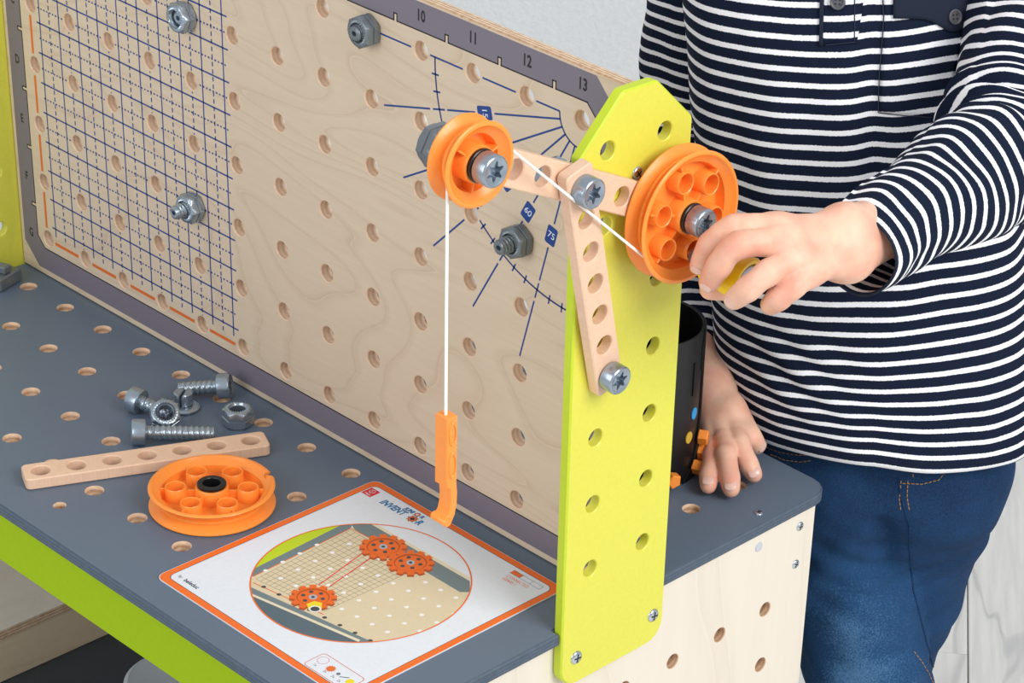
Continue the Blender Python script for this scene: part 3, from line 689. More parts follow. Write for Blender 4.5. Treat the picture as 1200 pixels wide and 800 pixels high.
ht = thing('hook', 'orange plastic hook hanging from the white string', 'hook', (gx, hy0, 0.7000 + 0.0))
bm = bmesh.new(); prism_bm(bm, [Vector(p) for p in hk], -0.005, 0.005, 0.0006, Matrix(((0, 0, 1, 0), (1, 0, 0, 0), (0, 1, 0, 0), (0, 0, 0, 1)))); frombm('body', bm, ht, ['orange'])
for zc, hh in ((-0.0100, 0.0075), (-0.0290, 0.0085)):
    V = []; F = []
    n_ = 28
    for r_, x_ in ((1.0, 0.0051), (0.92, 0.0057), (0.78, 0.0057), (0.70, 0.0051)):
        for i in range(n_):
            t = 2 * PI * i / n_; V.append((x_, 0.0026 * r_ * math.cos(t), zc + (hh if True else 0) * r_ * math.sin(t)))
    for k in range(3):
        for i in range(n_): j = (i + 1) % n_; F.append((k * n_ + i, k * n_ + j, (k + 1) * n_ + j, (k + 1) * n_ + i))
    mesh('slot_rim', V, F, ht, ['orange'])
bm = bmesh.new(); lathe_bm(bm, [(0.0, 0.0056), (0.0012, 0.0056), (0.0022, 0.0060), (0.0026, 0.0054), (0.0026, -0.0054), (0, -0.0056)], 20, Matrix.Translation((0, -0.0034, -0.0630)) @ axes((1, 0, 0)).to_4x4()); frombm('tip_roll', bm, ht, ['orange'])
CARD=[('c_ply',[(39.94,40.82),(34.69,123.32),(38.56,133.06),(130.3,135.69),(155.61,112.53),(151.65,45.56),(137.52,48.55),(48.68,33.91)]),
('c_lime',[(32.87,46.4),(28.59,121.17),(-4.55,113.92),(-6.56,68.24)]),
('c_band',[(32.87,46.4),(28.59,121.17),(33.13,126.26),(35.61,122.54),(39.06,41.51)]),
('c_band',[(30.09,127.2),(37.56,135.56),(131.11,136.59),(140.2,128.27),(136.15,123.8),(38.17,123.62)]),
('c_cream',[(35.81,135.42),(37.88,137.74),(127.78,139.65),(131.11,136.59)]),
('c_band',[(47.81,34.6),(139.88,49.58),(145.42,38.78),(55.59,28.45)]),
('c_slate',[(54.73,29.13),(135.98,43.79),(140.76,33.71),(84.33,2.83)]),
('c_cream',[(53.0,30.49),(135.17,45.99),(135.98,43.79),(55.07,28.86)]),
('c_grid',[(42.79,42.46),(97.45,50.44),(97.49,50.16),(42.83,42.18)]),
('c_grid',[(42.5,46.48),(97.52,54.16),(97.56,53.88),(42.54,46.2)]),
('c_grid',[(42.22,50.52),(97.6,57.88),(97.64,57.6),(42.26,50.24)]),
('c_grid',[(41.93,54.58),(97.67,61.62),(97.71,61.34),(41.97,54.3)]),
('c_grid',[(41.65,58.65),(97.75,65.36),(97.79,65.08),(41.69,58.37)]),
('c_grid',[(41.36,62.74),(97.82,69.13),(97.86,68.85),(41.4,62.46)]),
('c_grid',[(41.08,66.84),(97.91,72.9),(97.93,72.62),(41.1,66.56)]),
('c_grid',[(40.79,70.95),(97.99,76.69),(98.01,76.41),(40.81,70.67)]),
('c_grid',[(40.5,75.09),(98.06,80.49),(98.08,80.21),(40.52,74.81)]),
('c_grid',[(40.21,79.24),(98.14,84.3),(98.16,84.02),(40.23,78.96)]),
('c_grid',[(39.92,83.4),(98.22,88.12),(98.24,87.84),(39.94,83.12)]),
('c_grid',[(39.62,87.58),(98.29,91.96),(98.31,91.68),(39.64,87.3)]),
('c_grid',[(39.33,91.78),(98.37,95.81),(98.39,95.53),(39.35,91.5)]),
('c_grid',[(39.03,96.0),(98.45,99.68),(98.47,99.4),(39.05,95.72)]),
('c_grid',[(38.73,100.23),(98.53,103.55),(98.55,103.27),(38.75,99.95)]),
('c_grid',[(38.43,104.48),(98.61,107.44),(98.63,107.16),(38.45,104.2)]),
('c_grid',[(38.13,108.74),(98.68,111.35),(98.7,111.07),(38.15,108.46)]),
('c_grid',[(37.83,113.02),(98.76,115.26),(98.78,114.98),(37.85,112.74)]),
('c_grid',[(37.54,117.32),(98.85,119.2),(98.85,118.92),(37.54,117.04)]),
('c_grid',[(37.24,121.63),(98.93,123.14),(98.93,122.86),(37.24,121.35)]),
('c_grid',[(42.67,42.31),(37.1,121.48),(37.38,121.5),(42.95,42.33)]),
('c_grid',[(46.36,42.85),(41.29,121.59),(41.57,121.61),(46.64,42.87)]),
('c_grid',[(50.05,43.39),(45.47,121.69),(45.75,121.71),(50.33,43.41)]),
('c_grid',[(53.73,43.93),(49.64,121.79),(49.92,121.81),(54.01,43.95)]),
('c_grid',[(57.41,44.46),(53.79,121.89),(54.07,121.91),(57.69,44.48)]),
('c_grid',[(61.08,45.0),(57.94,121.99),(58.22,122.01),(61.36,45.02)]),
('c_grid',[(64.73,45.54),(62.08,122.1),(62.36,122.1),(65.01,45.54)]),
('c_grid',[(68.39,46.08),(66.2,122.2),(66.48,122.2),(68.67,46.08)]),
('c_grid',[(72.03,46.61),(70.31,122.3),(70.59,122.3),(72.31,46.61)]),
('c_grid',[(75.67,47.14),(74.41,122.4),(74.69,122.4),(75.95,47.14)]),
('c_grid',[(79.29,47.67),(78.5,122.5),(78.78,122.5),(79.57,47.67)]),
('c_grid',[(82.92,48.2),(82.58,122.6),(82.86,122.6),(83.2,48.2)]),
('c_grid',[(86.53,48.73),(86.65,122.7),(86.93,122.7),(86.81,48.73)]),
('c_grid',[(90.14,49.25),(90.71,122.8),(90.99,122.8),(90.42,49.25)]),
('c_grid',[(93.73,49.78),(94.76,122.9),(95.04,122.9),(94.01,49.78)]),
('c_grid',[(97.33,50.3),(98.79,123.0),(99.07,123.0),(97.61,50.3)]),
('c_orange',[(44.53,39.0),(99.83,47.88),(99.95,47.18),(44.65,38.3)]),
('c_orange',[(38.98,42.79),(35.42,122.71),(36.12,122.75),(39.68,42.83)]),
('c_orange',[(35.74,123.08),(51.17,124.24),(51.23,123.54),(35.8,122.38)]),
('c_dark',[(53.69,41.59),(54.19,40.62),(53.79,39.55),(52.73,39.01),(51.63,39.31),(51.13,40.28),(51.53,41.35),(52.59,41.89)]),
('c_dark',[(66.39,42.96),(66.87,41.99),(66.47,40.93),(65.42,40.39),(64.33,40.69),(63.84,41.66),(64.25,42.72),(65.3,43.26)]),
('c_dark',[(78.99,44.32),(79.46,43.36),(79.06,42.3),(78.01,41.76),(76.93,42.06),(76.46,43.02),(76.86,44.08),(77.91,44.62)]),
('c_dark',[(91.49,45.67),(91.96,44.71),(91.55,43.65),(90.51,43.12),(89.44,43.42),(88.98,44.38),(89.38,45.43),(90.43,45.97)]),
('c_dark',[(103.9,47.01),(104.36,46.05),(103.95,45.0),(102.91,44.46),(101.86,44.76),(101.4,45.72),(101.81,46.77),(102.85,47.31)]),
('c_dark',[(116.22,48.34),(116.67,47.38),(116.26,46.33),(115.22,45.8),(114.18,46.1),(113.73,47.05),(114.14,48.11),(115.17,48.64)]),
('c_dark',[(128.45,49.65),(128.88,48.7),(128.47,47.66),(127.44,47.13),(126.41,47.43),(125.97,48.38),(126.38,49.43),(127.41,49.95)]),
('c_dark',[(140.58,50.96),(141.01,50.01),(140.59,48.97),(139.57,48.45),(138.54,48.74),(138.11,49.69),(138.53,50.74),(139.55,51.26)]),
('c_dark',[(152.62,52.26),(153.04,51.32),(152.62,50.28),(151.61,49.75),(150.59,50.05),(150.17,51.0),(150.59,52.04),(151.6,52.56)]),
('c_hole',[(40.18,53.82),(40.69,52.84),(40.29,51.75),(39.22,51.21),(38.1,51.52),(37.59,52.51),(37.99,53.59),(39.06,54.14)]),
('c_hole',[(53.06,55.16),(53.56,54.18),(53.16,53.1),(52.09,52.55),(50.98,52.86),(50.48,53.85),(50.89,54.93),(51.95,55.47)]),
('c_hole',[(65.84,56.49),(66.33,55.51),(65.92,54.43),(64.86,53.89),(63.77,54.2),(63.28,55.18),(63.68,56.26),(64.74,56.8)]),
('c_hole',[(78.52,57.8),(79.0,56.83),(78.59,55.75),(77.54,55.21),(76.45,55.52),(75.97,56.5),(76.38,57.57),(77.44,58.11)]),
('c_hole',[(91.11,59.11),(91.58,58.13),(91.17,57.07),(90.12,56.53),(89.04,56.84),(88.57,57.81),(88.98,58.88),(90.03,59.42)]),
('c_hole',[(103.6,60.41),(104.06,59.43),(103.64,58.37),(102.6,57.83),(101.54,58.14),(101.08,59.11),(101.49,60.18),(102.53,60.71)]),
('c_hole',[(115.99,61.69),(116.44,60.72),(116.03,59.66),(114.99,59.13),(113.94,59.44),(113.48,60.41),(113.9,61.47),(114.94,62.0)]),
('c_hole',[(128.29,62.97),(128.73,62.0),(128.32,60.94),(127.28,60.41),(126.24,60.72),(125.8,61.69),(126.21,62.75),(127.25,63.28)]),
('c_hole',[(140.5,64.24),(140.93,63.27),(140.51,62.22),(139.49,61.69),(138.45,62.0),(138.02,62.96),(138.44,64.01),(139.47,64.54)]),
('c_hole',[(152.62,65.49),(153.04,64.53),(152.62,63.48),(151.6,62.96),(150.57,63.26),(150.15,64.22),(150.57,65.27),(151.59,65.8)]),
('c_hole',[(164.64,66.74),(165.06,65.78),(164.63,64.74),(163.62,64.21),(162.6,64.52),(162.19,65.48),(162.61,66.52),(163.63,67.05)]),
('c_hole',[(176.58,67.98),(176.99,67.03),(176.56,65.98),(175.55,65.46),(174.55,65.77),(174.14,66.72),(174.57,67.76),(175.58,68.29)]),
('c_hole',[(39.46,67.61),(39.97,66.61),(39.57,65.52),(38.49,64.97),(37.36,65.29),(36.85,66.29),(37.25,67.39),(38.33,67.93)]),
('c_hole',[(52.42,68.9),(52.92,67.91),(52.52,66.82),(51.45,66.27),(50.33,66.59),(49.83,67.59),(50.23,68.68),(51.31,69.22)]),
('c_hole',[(65.28,70.19),(65.78,69.19),(65.37,68.1),(64.3,67.56),(63.2,67.88),(62.71,68.87),(63.11,69.96),(64.18,70.51)]),
('c_hole',[(78.05,71.46),(78.53,70.46),(78.12,69.38),(77.06,68.84),(75.97,69.16),(75.48,70.15),(75.89,71.24),(76.96,71.78)]),
('c_hole',[(90.71,72.72),(91.19,71.73),(90.77,70.65),(89.72,70.11),(88.64,70.43),(88.16,71.42),(88.58,72.5),(89.63,73.04)]),
('c_hole',[(103.28,73.97),(103.75,72.99),(103.33,71.91),(102.28,71.37),(101.21,71.69),(100.75,72.68),(101.16,73.75),(102.21,74.29)]),
('c_hole',[(115.76,75.21),(116.21,74.23),(115.79,73.16),(114.75,72.62),(113.69,72.94),(113.23,73.92),(113.65,75.0),(114.7,75.53)]),
('c_hole',[(128.14,76.45),(128.58,75.47),(128.16,74.4),(127.12,73.87),(126.07,74.18),(125.63,75.16),(126.05,76.23),(127.09,76.76)]),
('c_hole',[(140.42,77.67),(140.86,76.69),(140.43,75.63),(139.4,75.1),(138.36,75.41),(137.92,76.39),(138.35,77.46),(139.38,77.99)]),
('c_hole',[(152.61,78.89),(153.04,77.91),(152.61,76.85),(151.59,76.32),(150.56,76.64),(150.13,77.61),(150.55,78.67),(151.58,79.2)]),
('c_hole',[(164.71,80.09),(165.13,79.12),(164.7,78.06),(163.68,77.54),(162.66,77.85),(162.24,78.82),(162.67,79.88),(163.69,80.41)]),
('c_hole',[(176.72,81.29),(177.13,80.32),(176.7,79.27),(175.69,78.74),(174.68,79.06),(174.27,80.02),(174.7,81.08),(175.71,81.6)]),
('c_hole',[(38.72,81.58),(39.24,80.56),(38.83,79.46),(37.75,78.91),(36.62,79.24),(36.1,80.25),(36.5,81.36),(37.59,81.91)]),
('c_hole',[(51.77,82.82),(52.28,81.81),(51.87,80.71),(50.79,80.16),(49.67,80.49),(49.16,81.5),(49.57,82.61),(50.65,83.15)]),
('c_hole',[(64.72,84.06),(65.22,83.05),(64.81,81.95),(63.73,81.41),(62.62,81.73),(62.13,82.74),(62.54,83.84),(63.61,84.39)]),
('c_hole',[(77.57,85.29),(78.05,84.28),(77.64,83.18),(76.57,82.64),(75.47,82.97),(74.99,83.98),(75.4,85.07),(76.47,85.61)]),
('c_hole',[(90.32,86.5),(90.79,85.5),(90.38,84.41),(89.32,83.87),(88.23,84.19),(87.75,85.2),(88.17,86.29),(89.23,86.83)]),
('c_hole',[(102.97,87.71),(103.43,86.71),(103.02,85.62),(101.96,85.08),(100.88,85.41),(100.41,86.41),(100.83,87.5),(101.89,88.04)]),
('c_hole',[(115.52,88.91),(115.98,87.91),(115.56,86.83),(114.51,86.29),(113.44,86.62),(112.98,87.61),(113.4,88.7),(114.45,89.23)]),
('c_hole',[(127.98,90.1),(128.43,89.1),(128.0,88.02),(126.96,87.49),(125.9,87.81),(125.45,88.81),(125.87,89.89),(126.92,90.42)]),
('c_hole',[(140.34,91.27),(140.78,90.28),(140.35,89.21),(139.31,88.68),(138.27,89.0),(137.83,89.99),(138.25,91.07),(139.29,91.6)]),
('c_hole',[(152.61,92.45),(153.04,91.46),(152.61,90.38),(151.58,89.86),(150.54,90.18),(150.11,91.17),(150.54,92.24),(151.57,92.77)]),
('c_hole',[(164.78,93.61),(165.2,92.62),(164.77,91.55),(163.75,91.03),(162.72,91.35),(162.3,92.33),(162.73,93.4),(163.76,93.93)]),
('c_hole',[(176.87,94.76),(177.28,93.78),(176.85,92.71),(175.82,92.19),(174.81,92.51),(174.4,93.49),(174.83,94.56),(175.85,95.08)]),
('c_hole',[(37.98,95.73),(38.5,94.69),(38.09,93.58),(37.0,93.03),(35.86,93.36),(35.34,94.4),(35.74,95.52),(36.84,96.07)]),
('c_hole',[(51.12,96.92),(51.63,95.9),(51.22,94.78),(50.13,94.23),(49.0,94.57),(48.49,95.6),(48.9,96.71),(49.99,97.26)]),
('c_hole',[(64.15,98.11),(64.65,97.09),(64.24,95.98),(63.16,95.43),(62.04,95.77),(61.54,96.79),(61.95,97.9),(63.03,98.45)]),
('c_hole',[(77.08,99.29),(77.57,98.27),(77.16,97.16),(76.08,96.62),(74.98,96.96),(74.49,97.98),(74.9,99.08),(75.98,99.63)]),
('c_hole',[(89.91,100.46),(90.39,99.44),(89.98,98.34),(88.91,97.8),(87.81,98.13),(87.33,99.15),(87.75,100.26),(88.82,100.8)]),
('c_hole',[(102.65,101.62),(103.12,100.61),(102.7,99.51),(101.63,98.97),(100.55,99.3),(100.08,100.32),(100.5,101.42),(101.56,101.96)]),
('c_hole',[(115.28,102.77),(115.74,101.76),(115.32,100.67),(114.26,100.13),(113.19,100.46),(112.73,101.48),(113.15,102.57),(114.21,103.11)]),
('c_hole',[(127.82,103.92),(128.27,102.91),(127.84,101.82),(126.79,101.28),(125.73,101.61),(125.28,102.62),(125.7,103.72),(126.75,104.25)]),
('c_hole',[(140.26,105.05),(140.7,104.04),(140.27,102.96),(139.23,102.42),(138.17,102.76),(137.73,103.76),(138.16,104.85),(139.21,105.38)]),
('c_hole',[(152.6,106.18),(153.04,105.17),(152.61,104.09),(151.56,103.56),(150.52,103.89),(150.09,104.89),(150.52,105.98),(151.56,106.51)]),
('c_hole',[(50.45,111.21),(50.96,110.16),(50.55,109.04),(49.46,108.49),(48.32,108.83),(47.81,109.88),(48.22,111.01),(49.31,111.56)]),
('c_hole',[(63.57,112.35),(64.08,111.31),(63.66,110.18),(62.57,109.64),(61.45,109.98),(60.94,111.02),(61.36,112.15),(62.45,112.7)]),
('c_hole',[(76.59,113.48),(77.08,112.44),(76.67,111.32),(75.58,110.78),(74.47,111.12),(73.98,112.16),(74.39,113.28),(75.48,113.83)]),
('c_hole',[(89.51,114.6),(89.99,113.56),(89.57,112.45),(88.49,111.91),(87.39,112.25),(86.91,113.29),(87.33,114.4),(88.4,114.95)]),
('c_hole',[(102.32,115.71),(102.8,114.68),(102.37,113.57),(101.3,113.03),(100.21,113.37),(99.74,114.4),(100.16,115.52),(101.23,116.06)]),
('c_hole',[(115.04,116.82),(115.5,115.79),(115.08,114.68),(114.01,114.14),(112.93,114.49),(112.47,115.51),(112.89,116.62),(113.96,117.16)]),
('c_hole',[(127.66,117.91),(128.11,116.89),(127.68,115.78),(126.62,115.25),(125.55,115.59),(125.1,116.62),(125.53,117.72),(126.59,118.26)]),
('c_hole',[(140.18,119.0),(140.62,117.98),(140.19,116.88),(139.14,116.34),(138.08,116.69),(137.63,117.71),(138.06,118.81),(139.12,119.34)]),
('c_red',[(72.74,65.78),(62.64,108.87),(63.42,109.05),(73.52,65.96)]),
('c_red',[(78.34,69.65),(70.08,110.22),(70.86,110.38),(79.12,69.81)]),
('c_gear2',[(73.64,132.13),(75.86,134.32),(78.92,131.62),(76.99,129.19),(77.89,127.84),(80.88,128.66),(82.14,124.81),(79.27,123.64),(79.35,122.03),(82.32,121.27),(81.46,117.3),(78.41,117.69),(77.67,116.24),(79.82,114.12),(77.07,111.08),(74.67,112.9),(73.29,112.0),(74.06,109.09),(70.16,107.76),(69.02,110.55),(67.38,110.43),(66.56,107.5),(62.53,108.24),(62.97,111.24),(61.49,111.94),(59.29,109.77),(56.19,112.41),(58.11,114.83),(57.2,116.17),(54.17,115.35),(52.85,119.19),(55.76,120.37),(55.66,122.0),(52.62,122.76),(53.46,126.79),(56.57,126.38),(57.31,127.86),(55.09,130.02),(57.87,133.12),(60.34,131.24),(61.74,132.15),(60.93,135.14),(64.9,136.47),(66.06,133.6),(67.72,133.71),(68.55,136.7),(72.62,135.9),(72.16,132.85)]),
('c_gear',[(71.87,133.67),(74.09,135.87),(77.17,133.17),(75.23,130.73),(76.13,129.38),(79.13,130.19),(80.4,126.34),(77.52,125.17),(77.6,123.55),(80.58,122.79),(79.71,118.82),(76.66,119.2),(75.92,117.75),(78.08,115.63),(75.33,112.58),(72.91,114.41),(71.54,113.51),(72.31,110.6),(68.4,109.27),(67.26,112.05),(65.62,111.93),(64.8,109.0),(60.76,109.75),(61.2,112.76),(59.72,113.46),(57.51,111.28),(54.4,113.93),(56.32,116.35),(55.41,117.7),(52.38,116.87),(51.05,120.73),(53.96,121.9),(53.86,123.53),(50.82,124.3),(51.65,128.33),(54.77,127.93),(55.52,129.4),(53.29,131.57),(56.07,134.68),(58.55,132.79),(59.95,133.71),(59.14,136.7),(63.11,138.03),(64.28,135.16),(65.94,135.27),(66.77,138.26),(70.85,137.46),(70.39,134.4)]),
('c_gear2',[(72.68,131.23),(74.69,128.81),(75.82,125.88),(75.97,122.73),(75.12,119.67),(73.37,116.99),(70.88,114.95),(67.89,113.74),(64.69,113.49),(61.59,114.22),(58.89,115.87),(56.85,118.27),(55.69,121.2),(55.51,124.36),(56.34,127.46),(58.1,130.17),(60.62,132.23),(63.65,133.44),(66.88,133.68),(69.99,132.91)]),
('c_gear',[(72.72,130.22),(74.53,128.02),(75.54,125.34),(75.64,122.44),(74.83,119.62),(73.19,117.14),(70.89,115.24),(68.13,114.1),(65.2,113.84),(62.37,114.47),(59.91,115.96),(58.08,118.14),(57.05,120.82),(56.92,123.73),(57.72,126.58),(59.36,129.09),(61.69,131.01),(64.47,132.15),(67.43,132.4),(70.27,131.73)]),
('c_dark',[(72.41,127.69),(73.0,126.61),(72.66,125.52),(71.6,125.06),(70.44,125.5),(69.85,126.58),(70.19,127.67),(71.25,128.13)]),
('c_dark',[(72.2,121.4),(72.79,120.32),(72.45,119.24),(71.4,118.78),(70.24,119.21),(69.65,120.28),(69.99,121.37),(71.04,121.83)]),
('c_dark',[(66.57,118.35),(67.16,117.28),(66.83,116.19),(65.77,115.73),(64.61,116.16),(64.02,117.23),(64.35,118.32),(65.41,118.78)]),
('c_dark',[(61.11,121.58),(61.7,120.51),(61.37,119.42),(60.31,118.95),(59.14,119.39),(58.54,120.47),(58.87,121.56),(59.94,122.02)]),
('c_dark',[(61.29,127.91),(61.88,126.82),(61.55,125.73),(60.49,125.26),(59.31,125.7),(58.72,126.79),(59.05,127.88),(60.11,128.35)]),
('c_dark',[(66.96,130.97),(67.55,129.88),(67.21,128.78),(66.15,128.32),(64.98,128.76),(64.39,129.85),(64.72,130.95),(65.79,131.41)]),
('c_grey',[(67.59,125.56),(68.59,124.0),(68.53,122.27),(67.41,121.03),(65.67,120.75),(63.97,121.53),(62.96,123.09),(63.02,124.82),(64.14,126.06),(65.88,126.35)]),
('c_dark',[(66.6,124.46),(67.11,123.54),(66.84,122.62),(65.95,122.25),(64.96,122.63),(64.44,123.55),(64.71,124.46),(65.61,124.84)]),
('c_gear2',[(98.83,132.32),(101.04,134.49),(104.03,131.82),(102.1,129.41),(102.96,128.07),(105.92,128.88),(107.12,125.06),(104.28,123.9),(104.34,122.3),(107.25,121.55),(106.36,117.62),(103.37,118.0),(102.62,116.56),(104.71,114.46),(101.98,111.44),(99.63,113.26),(98.27,112.36),(99.0,109.48),(95.15,108.16),(94.06,110.92),(92.45,110.8),(91.61,107.89),(87.65,108.63),(88.12,111.61),(86.67,112.3),(84.48,110.15),(81.46,112.77),(83.38,115.17),(82.49,116.5),(79.52,115.68),(78.26,119.49),(81.13,120.66),(81.04,122.27),(78.07,123.03),(78.93,127.03),(81.99,126.63),(82.74,128.09),(80.58,130.23),(83.35,133.31),(85.75,131.44),(87.13,132.35),(86.38,135.3),(90.29,136.62),(91.4,133.79),(93.03,133.89),(93.88,136.86),(97.87,136.07),(97.39,133.03)]),
('c_gear',[(97.11,133.85),(99.32,136.03),(102.31,133.35),(100.38,130.94),(101.25,129.59),(104.21,130.4),(105.41,126.58),(102.57,125.42),(102.64,123.82),(105.55,123.06),(104.66,119.12),(101.67,119.5),(100.92,118.06),(103.02,115.96),(100.28,112.94),(97.93,114.75),(96.56,113.85),(97.3,110.97),(93.44,109.65),(92.35,112.41),(90.73,112.3),(89.89,109.38),(85.92,110.13),(86.39,113.11),(84.94,113.81),(82.75,111.65),(79.72,114.27),(81.64,116.68),(80.75,118.01),(77.77,117.19),(76.5,121.02),(79.38,122.18),(79.3,123.8),(76.32,124.56),(77.18,128.56),(80.24,128.16),(80.99,129.62),(78.83,131.77),(81.59,134.86),(84.01,132.98),(85.39,133.89),(84.63,136.85),(88.55,138.17),(89.66,135.33),(91.3,135.44),(92.15,138.41),(96.15,137.61),(95.66,134.57)]),
('c_gear2',[(97.89,131.43),(99.83,129.03),(100.91,126.12),(101.02,123.0),(100.16,119.96),(98.4,117.3),(95.93,115.28),(92.98,114.09),(89.83,113.84),(86.79,114.56),(84.15,116.2),(82.18,118.58),(81.07,121.48),(80.93,124.62),(81.78,127.69),(83.54,130.38),(86.04,132.43),(89.03,133.62),(92.2,133.86),(95.26,133.1)]),
('c_gear',[(97.91,130.43),(99.67,128.24),(100.63,125.59),(100.69,122.72),(99.87,119.92),(98.23,117.45),(95.94,115.57),(93.23,114.44),(90.34,114.18),(87.56,114.81),(85.16,116.29),(83.38,118.45),(82.4,121.11),(82.31,123.99),(83.12,126.82),(84.76,129.31),(87.07,131.21),(89.82,132.34),(92.73,132.59),(95.52,131.93)]),
('c_dark',[(97.58,127.92),(98.14,126.85),(97.8,125.77),(96.76,125.31),(95.62,125.75),(95.05,126.82),(95.39,127.9),(96.44,128.36)]),
('c_dark',[(97.31,121.68),(97.87,120.61),(97.53,119.54),(96.49,119.08),(95.35,119.51),(94.79,120.58),(95.13,121.65),(96.17,122.11)]),
('c_dark',[(91.74,118.66),(92.3,117.59),(91.96,116.52),(90.92,116.06),(89.78,116.49),(89.21,117.55),(89.55,118.63),(90.6,119.09)]),
('c_dark',[(86.4,121.87),(86.97,120.8),(86.63,119.72),(85.59,119.26),(84.44,119.69),(83.87,120.76),(84.2,121.84),(85.25,122.3)]),
('c_dark',[(86.65,128.13),(87.22,127.06),(86.88,125.97),(85.83,125.51),(84.68,125.95),(84.11,127.03),(84.44,128.11),(85.5,128.57)]),
('c_dark',[(92.25,131.17),(92.82,130.09),(92.48,129.0),(91.43,128.55),(90.29,128.98),(89.72,130.06),(90.06,131.15),(91.11,131.61)]),
('c_grey',[(92.81,125.8),(93.79,124.26),(93.7,122.55),(92.59,121.31),(90.88,121.03),(89.22,121.81),(88.24,123.35),(88.32,125.07),(89.43,126.31),(91.15,126.59)]),
('c_dark',[(91.83,124.71),(92.32,123.8),(92.05,122.9),(91.17,122.52),(90.2,122.9),(89.7,123.81),(89.98,124.72),(90.86,125.09)]),
('c_gear2',[(88.73,63.17),(90.88,65.27),(93.81,62.82),(91.93,60.5),(92.79,59.26),(95.67,60.09),(96.85,56.51),(94.09,55.36),(94.16,53.85),(97.0,53.2),(96.15,49.47),(93.23,49.76),(92.5,48.39),(94.55,46.46),(91.9,43.54),(89.6,45.2),(88.27,44.32),(89.0,41.62),(85.24,40.29),(84.17,42.87),(82.59,42.72),(81.79,39.96),(77.91,40.56),(78.36,43.38),(76.95,44.01),(74.82,41.92),(71.85,44.32),(73.72,46.63),(72.85,47.87),(69.94,47.03),(68.7,50.6),(71.49,51.77),(71.41,53.29),(68.5,53.94),(69.33,57.72),(72.31,57.41),(73.04,58.81),(70.92,60.78),(73.61,63.75),(75.97,62.04),(77.31,62.93),(76.56,65.7),(80.38,67.03),(81.47,64.38),(83.07,64.52),(83.88,67.34),(87.78,66.68),(87.32,63.81)]),
('c_gear',[(87.04,64.58),(89.19,66.68),(92.13,64.22),(90.25,61.9),(91.11,60.66),(93.99,61.49),(95.18,57.91),(92.41,56.75),(92.48,55.23),(95.33,54.59),(94.48,50.85),(91.56,51.14),(90.83,49.77),(92.89,47.83),(90.23,44.91),(87.92,46.57),(86.6,45.7),(87.32,42.99),(83.56,41.65),(82.48,44.24),(80.9,44.09),(80.1,41.32),(76.22,41.93),(76.67,44.76),(75.25,45.39),(73.12,43.3),(70.15,45.7),(72.01,48.02),(71.14,49.26),(68.23,48.42),(66.98,51.99),(69.78,53.16),(69.7,54.69),(66.79,55.34),(67.61,59.13),(70.6,58.82),(71.33,60.22),(69.2,62.2),(71.89,65.17),(74.26,63.45),(75.6,64.34),(74.85,67.12),(78.67,68.45),(79.77,65.8),(81.37,65.94),(82.18,68.76),(86.09,68.1),(85.63,65.22)]),
('c_gear2',[(87.81,62.32),(89.72,60.09),(90.79,57.37),(90.91,54.43),(90.08,51.54),(88.38,48.99),(85.97,47.03),(83.1,45.83),(80.02,45.53),(77.05,46.14),(74.47,47.62),(72.53,49.82),(71.43,52.54),(71.29,55.5),(72.1,58.41),(73.81,60.99),(76.24,62.98),(79.15,64.18),(82.25,64.47),(85.24,63.82)]),
('c_gear',[(87.84,61.37),(89.57,59.34),(90.51,56.86),(90.59,54.15),(89.8,51.49),(88.21,49.13),(85.98,47.3),(83.33,46.17),(80.52,45.86),(77.8,46.4),(75.46,47.73),(73.71,49.74),(72.73,52.22),(72.63,54.94),(73.42,57.62),(75.01,60.01),(77.26,61.86),(79.93,62.99),(82.78,63.29),(85.5,62.73)]),
('c_dark',[(87.53,58.99),(88.08,57.99),(87.75,56.97),(86.74,56.51),(85.62,56.9),(85.07,57.89),(85.39,58.92),(86.41,59.38)]),
('c_dark',[(87.29,53.1),(87.84,52.1),(87.51,51.08),(86.5,50.63),(85.39,51.0),(84.83,52.0),(85.16,53.02),(86.18,53.48)]),
('c_dark',[(81.86,50.12),(82.42,49.13),(82.09,48.1),(81.07,47.65),(79.96,48.03),(79.4,49.02),(79.73,50.04),(80.75,50.5)]),
('c_dark',[(76.64,53.02),(77.2,52.03),(76.88,51.0),(75.85,50.54),(74.73,50.92),(74.17,51.92),(74.49,52.95),(75.52,53.41)]),
('c_dark',[(76.85,58.94),(77.42,57.94),(77.09,56.91),(76.07,56.45),(74.94,56.84),(74.38,57.84),(74.7,58.87),(75.73,59.33)]),
('c_dark',[(82.31,61.94),(82.87,60.93),(82.55,59.9),(81.52,59.44),(80.4,59.83),(79.84,60.83),(80.17,61.87),(81.19,62.32)]),
('c_grey',[(82.88,56.89),(83.84,55.45),(83.76,53.83),(82.69,52.65),(81.01,52.34),(79.39,53.04),(78.42,54.47),(78.5,56.09),(79.58,57.28),(81.25,57.59)]),
('c_dark',[(81.93,55.84),(82.41,54.99),(82.15,54.12),(81.29,53.75),(80.34,54.09),(79.85,54.93),(80.12,55.8),(80.98,56.17)]),
('c_yellow',[(84.5,47.32),(85.15,52.88),(89.84,54.8),(95.45,49.69),(95.08,45.44),(90.32,44.06)]),
('c_white',[(94.54,50.3),(95.61,48.75),(95.72,46.88),(94.84,45.18),(93.2,44.11),(91.24,43.95),(89.49,44.74),(88.4,46.28),(88.29,48.16),(89.17,49.86),(90.82,50.94),(92.78,51.1)]),
('c_dark',[(93.91,49.6),(94.65,48.5),(94.69,47.13),(94.01,45.87),(92.8,45.05),(91.37,44.89),(90.12,45.44),(89.37,46.54),(89.33,47.91),(90.01,49.17),(91.22,49.99),(92.65,50.15)])]
